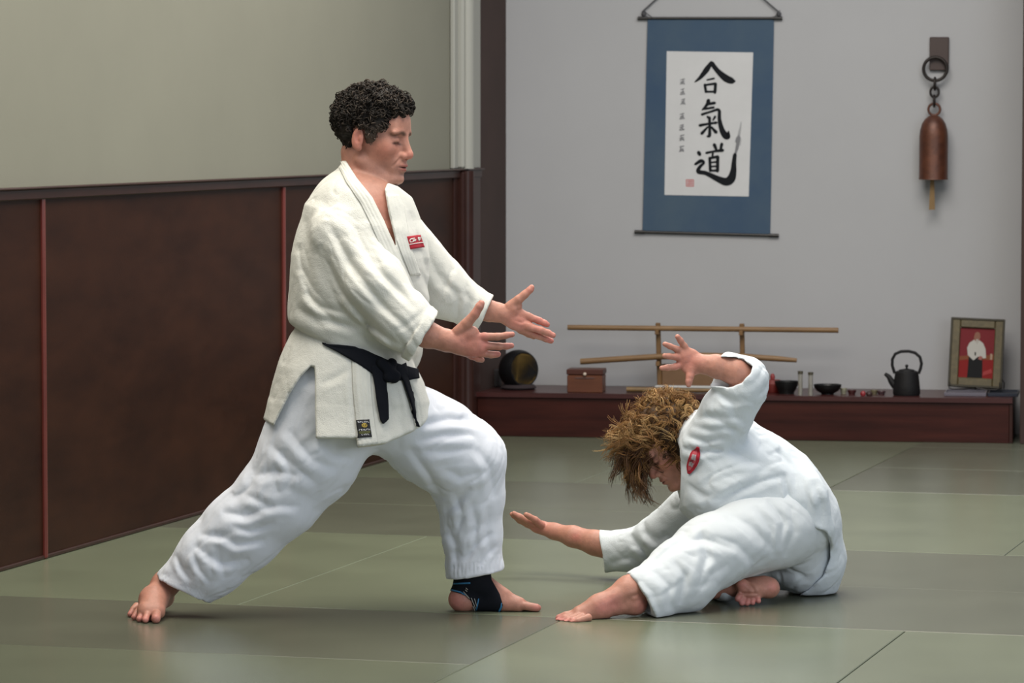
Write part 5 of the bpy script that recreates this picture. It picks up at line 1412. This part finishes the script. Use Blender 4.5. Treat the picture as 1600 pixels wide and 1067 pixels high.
# folded foot, sole outwards
ys_ = 10.97
lo, hi = bounds([(1105, 885), (1235, 960)], ys_ - .12, ys_ + .16); lo[2] = -.012
F = Field(lo, hi, .0023)
chain(F, [(1110, 922, ys_ + .06, 15), (1140, 918, ys_ + .04, 15)], .02)
F.add(wel(1202, 918, ys_ + .02, 15, 13, 15, 0), .012); chain(F, [(1202, 919, ys_ + .02, 13), (1178, 922, ys_, 12), (1164, 921, ys_, 13)], .02, 1.1)
F.add(wel(1160, 914, ys_ - .01, 11, 10, 10, 0), .008); chain(F, [(1150, 915, ys_ + .04, 13), (1190, 912, ys_ + .03, 12)], .02)
F.add(wel(1174, 930, ys_ - .01, 14, 9, 8, -15), .01)
tps = []
for (xa, ya2), (xb, yb2), r in (((1158, 925), (1153, 935), 5.4), ((1163, 930), (1159, 942), 4.8), ((1170, 932), (1167.5, 942.5), 4.6), ((1177, 932), (1176, 941.5), 4.4), ((1184, 931), (1185, 939), 4.2)):
    chain(F, [(xa, ya2, ys_ - .012, r), (xb, yb2, ys_ - .028, r)], .0035); tps.append((W(xb, yb2, ys_ - .03), r))
F.crease([(1166, 908), (1176, 918), (1180, 928)], .003, 3, ys_ + .02); F.crease([(1150, 926), (1165, 927), (1185, 927)], .003, 2, ys_ + .02)
x, y, z = F.xyz(F.full()); F.F = smax(F.F, -(z - .0005).astype(np.float32), .002); F.noise(.0007, .015)
body_part(F, tint_foot(tps, [(W(1160, 914, ys_ - .04), .02), (W(1210, 915, ys_ - .02), .022)]))
# the rest inside the clothes
lo, hi = bounds([(960, 560), (1310, 950)], YW - .5, YW + .62)
F = Field(lo, hi, .009)
ribs(F, w_torso[:4], .03, grow=-.04)
chain(F, [(1112, 690, YW - .10, 26), (1160, 610, YW - .16, 18), (1164, 594, yr, 18)], .03); chain(F, [(1085, 790, YW + .26, 22), (1000, 855, YW + .38, 19), (945, 853, ya_ - .01, 18)], .03)
chain(F, [(1240, 850, YW + .04, 34), (1170, 840, YW - .12, 34), (1080, 880, YW - .28, 26), (1020, 915, YW - .40, 20)], .03); chain(F, [(1240, 880, YW + .10, 26), (1140, 895, YW + .15, 22), (1115, 914, YW, 16), (1125, 920, ys_ + .05, 13)], .03)
x, y, z = F.xyz(F.full()); F.F = smax(F.F, -(z - .012).astype(np.float32), .004)
body_part(F)
v, f = join_meshes(parts)
wom = np_mesh('person', v, f, M['skin'], None, np.concatenate(cols))
tag(wom, 'person with long curly hair in white suit rolling down onto the mat, one arm raised', 'person')
wj = np_mesh('jacket', wjv, wjf, M['gi_w'], wom); wj['label'] = 'white cotton martial arts jacket with oval red badge'
wt = np_mesh('trousers', wtv, wtf, M['gi_wt'], wom); wt['label'] = 'loose white cotton trousers'
# oval badge
bc, ba = (1084.5, 719), math.radians(72)
def bq(u, v):                                  # u along the badge, v across
    return (bc[0] + u * math.cos(ba) - v * math.sin(ba), bc[1] - u * math.sin(ba) - v * math.cos(ba))
e0 = [bq(-22.5 + 45 * t, 8.2 * math.sin(PI * max(.03, min(.97, t))) ** .6) for t in np.linspace(0, 1, 17)]; e1 = [bq(-22.5 + 45 * t, -8.2 * math.sin(PI * max(.03, min(.97, t))) ** .6) for t in np.linspace(0, 1, 17)]
bd = patch(wjb, None, 6, 24, 'badge', M['patch_red'], wj, off=.004, th=.0015, edges=(e0, e1)); bd['label'] = 'oval red badge'
m_pk = mat('badge_pink', (.46, .07, .09), .8); m_gy = mat('badge_grey', (.38, .34, .36), .8); m_dk = mat('badge_dark', (.16, .01, .02), .8)
e0 = [bq(-18 + 36 * t, 1 + 4.6 * math.sin(PI * max(.03, min(.97, t))) ** .6) for t in np.linspace(0, 1, 13)]; e1 = [bq(-18 + 36 * t, 1 - 4.6 * math.sin(PI * max(.03, min(.97, t))) ** .6) for t in np.linspace(0, 1, 13)]
patch(wjb, None, 4, 16, 'badge_field', m_pk, wj, off=.0052, th=.0008, edges=(e0, e1))
for a, b, w, mm in ((( -9, 2), (-2, 3), 3.6, m_gy), ((2, 2), (8, 2.4), 3.4, m_gy), ((-10, -1), (-3, -1), 2.4, m_gy), ((2, -1.2), (8, -1), 2.4, m_gy), ((-.5, 5), (.5, 0), 2.0, m_dk)):
    strip(wjb, [bq(*a), bq(*b)], w, 'badge_mark', mm, wj, off=.0062, th=.0006, n=6)
# ---- hair
lo, hi = bounds([(975, 630), (1110, 770)], YH - .17, YH + .17)
F = Field(lo, hi, .0032)
F.add(hw_.el((-.020, 0, .046), (.104, .090, .098)), .01); F.add(hw_.el((-.012, .055, -.020), (.045, .036, .055)), .02); F.add(hw_.el((-.012, -.055, -.020), (.045, .036, .055)), .02)
x, y, z = F.xyz(F.full()); l = [((x - hw_.o[0]) * hw_.R[0, i] + (y - hw_.o[1]) * hw_.R[1, i] + (z - hw_.o[2]) * hw_.R[2, i]) / hw_.k for i in range(3)]
keep = np.minimum(.082 - l[2], np.maximum(l[0] - .042 + np.maximum(l[2] - .05, 0) * -.6 + np.maximum(-l[2], 0) * .35, -.078 - l[2])) * hw_.k
F.F = smax(F.F, keep.astype(np.float32), .012); F.noise(.007, .02, seed=9); F.noise(.003, .009, seed=2)
hv, hf_ = F.mesh(); rng = np.random.RandomState(8)
whair = np_mesh('hair', hv, hf_, M['hair_gold'], wom, np.tile(np.array((.050, .025, .010)), (len(hv), 1)) * rng.uniform(.7, 1.3, (len(hv), 1))); whair['label'] = 'long golden-brown curly hair flying outwards'
cl = Locks()
L = hw_.local(hv)
def strand(p0, d0, p1, turns, r0, r1, th, col_):
    """a curling lock from p0 (leaving along d0) to p1"""
    ax = (p1 - p0); n = 26; pts = []; ln = ax.length
    mid = p0 + d0 * ln * .55
    t = ax.normalized(); a_ = t.orthogonal().normalized(); b_ = t.cross(a_); ph = rng.rand() * 6.28
    for k in range(n):
        s = k / (n - 1); p = p0 * (1 - s) ** 2 + mid * 2 * s * (1 - s) + p1 * s * s
        R_ = r0 + (r1 - r0) * s; R_ *= min(1, s * 5)
        pts.append(p + (a_ * math.cos(ph + turns * 6.28 * s) + b_ * math.sin(ph + turns * 6.28 * s)) * R_)
    P_ = np.array([tuple(p) for p in pts]); s_ = np.linspace(0, 1, n)[:, None]
    for q in range(5):                         # a lock is a few hairs wide
        off = rng.normal(0, 1, 3) * (.0016 + th * .9); spread = rng.normal(0, 1, 3) * .0045
        cl.add(P_ + off * np.minimum(1, .3 + s_ * 2) + spread * s_ ** 2, [(.0007 + th * .28) * (1 - .7 * (k / (n - 1)) ** 2) for k in range(n)], np.array(col_) * rng.uniform(.75, 1.3), 4, .8)
gold = [(.34, .195, .075), (.24, .125, .042), (.15, .070, .022), (.42, .27, .12), (.20, .10, .035)]
dark = [(.085, .040, .018), (.055, .026, .013), (.13, .062, .024)]
hc = Vector(hw_.p(-.01, 0, .045))
pv = [Vector(p) for p in hv]
def pick(px, py, spread, tries=60):            # a root on the scalp near a place
    best = None
    for i in rng.randint(0, len(pv), tries):
        d = (pv[i] - W(px, py, YH - .03)); q = d.x * d.x + d.z * d.z + .25 * d.y * d.y
        q = abs(math.sqrt(q) - rng.uniform(0, spread))
        if best is None or q < best[0]: best = (q, pv[i])
    return best[1]
def lock(root, end, turns=(1.0, 2.6), r=(.003, .017), th=(.0010, .0032), pal=gold):
    p0 = pick(*root); p1 = W(end[0] + rng.normal(0, end[2]), end[1] + rng.normal(0, end[2]), YH + rng.normal(-.01, end[3]))
    n_ = (p0 - hc).normalized(); strand(p0, (n_ * .8 + (p1 - p0).normalized() * .6).normalized(), p1, rng.uniform(*turns), r[0], rng.uniform(r[1] * .4, r[1]), rng.uniform(*th), np.array(pal[rng.randint(len(pal))]) * rng.uniform(.75, 1.25))
for k in range(80): lock((1010, 680, .05), (968, 690, 13, .05))           # flying out
for k in range(62): lock((1015, 672, .05), (990, 683, 12, .05))
for k in range(62): lock((1005, 695, .04), (975, 725, 13, .05), pal=gold[1:3] + dark)
for k in range(46): lock((1005, 700, .04), (992, 752, 11, .05), pal=dark + gold[1:2])
for k in range(26): lock((1006, 702, .03), (1003, 772, 9, .04), (1.2, 2.4), (.003, .018), pal=dark)
for k in range(9): lock((1006, 702, .03), (1016, 786, 5, .03), (1.2, 2.4), (.003, .018), pal=dark)
for k in range(10): lock((1000, 690, .03), (945, 712, 7, .04), (.8, 2.0), (.002, .008), (.0008, .0016))
for k in range(6): lock((1000, 690, .03), (958, 752, 6, .04), (.8, 2.0), (.002, .008), (.0008, .0016), pal=dark)
for k in range(5): lock((1005, 680, .03), (945, 682, 6, .04), (.6, 1.6), (.002, .006), (.0006, .0011))
for k in range(380):                                                       # curls hugging the crown
    i = rng.randint(len(pv)); p = pv[i]; n_ = (p - hc).normalized(); t = n_.orthogonal(); t.rotate(Matrix.Rotation(rng.rand() * 6.28, 3, n_))
    e = p + (t * .6 + n_ * .35 + Vector((-.55, 0, -.1))).normalized() * rng.uniform(.03, .07)
    low = p.z < W(0, 700, YH).z
    pal = gold if not low else gold[1:3] + dark[:2]
    strand(p, (n_ + t * .5).normalized(), e, rng.uniform(.8, 1.8), .004, rng.uniform(.005, .014), rng.uniform(.0012, .0032), np.array(pal[rng.randint(len(pal))]) * rng.uniform(.75, 1.25))
cl.build('curls', M['hair_gold'], whair)
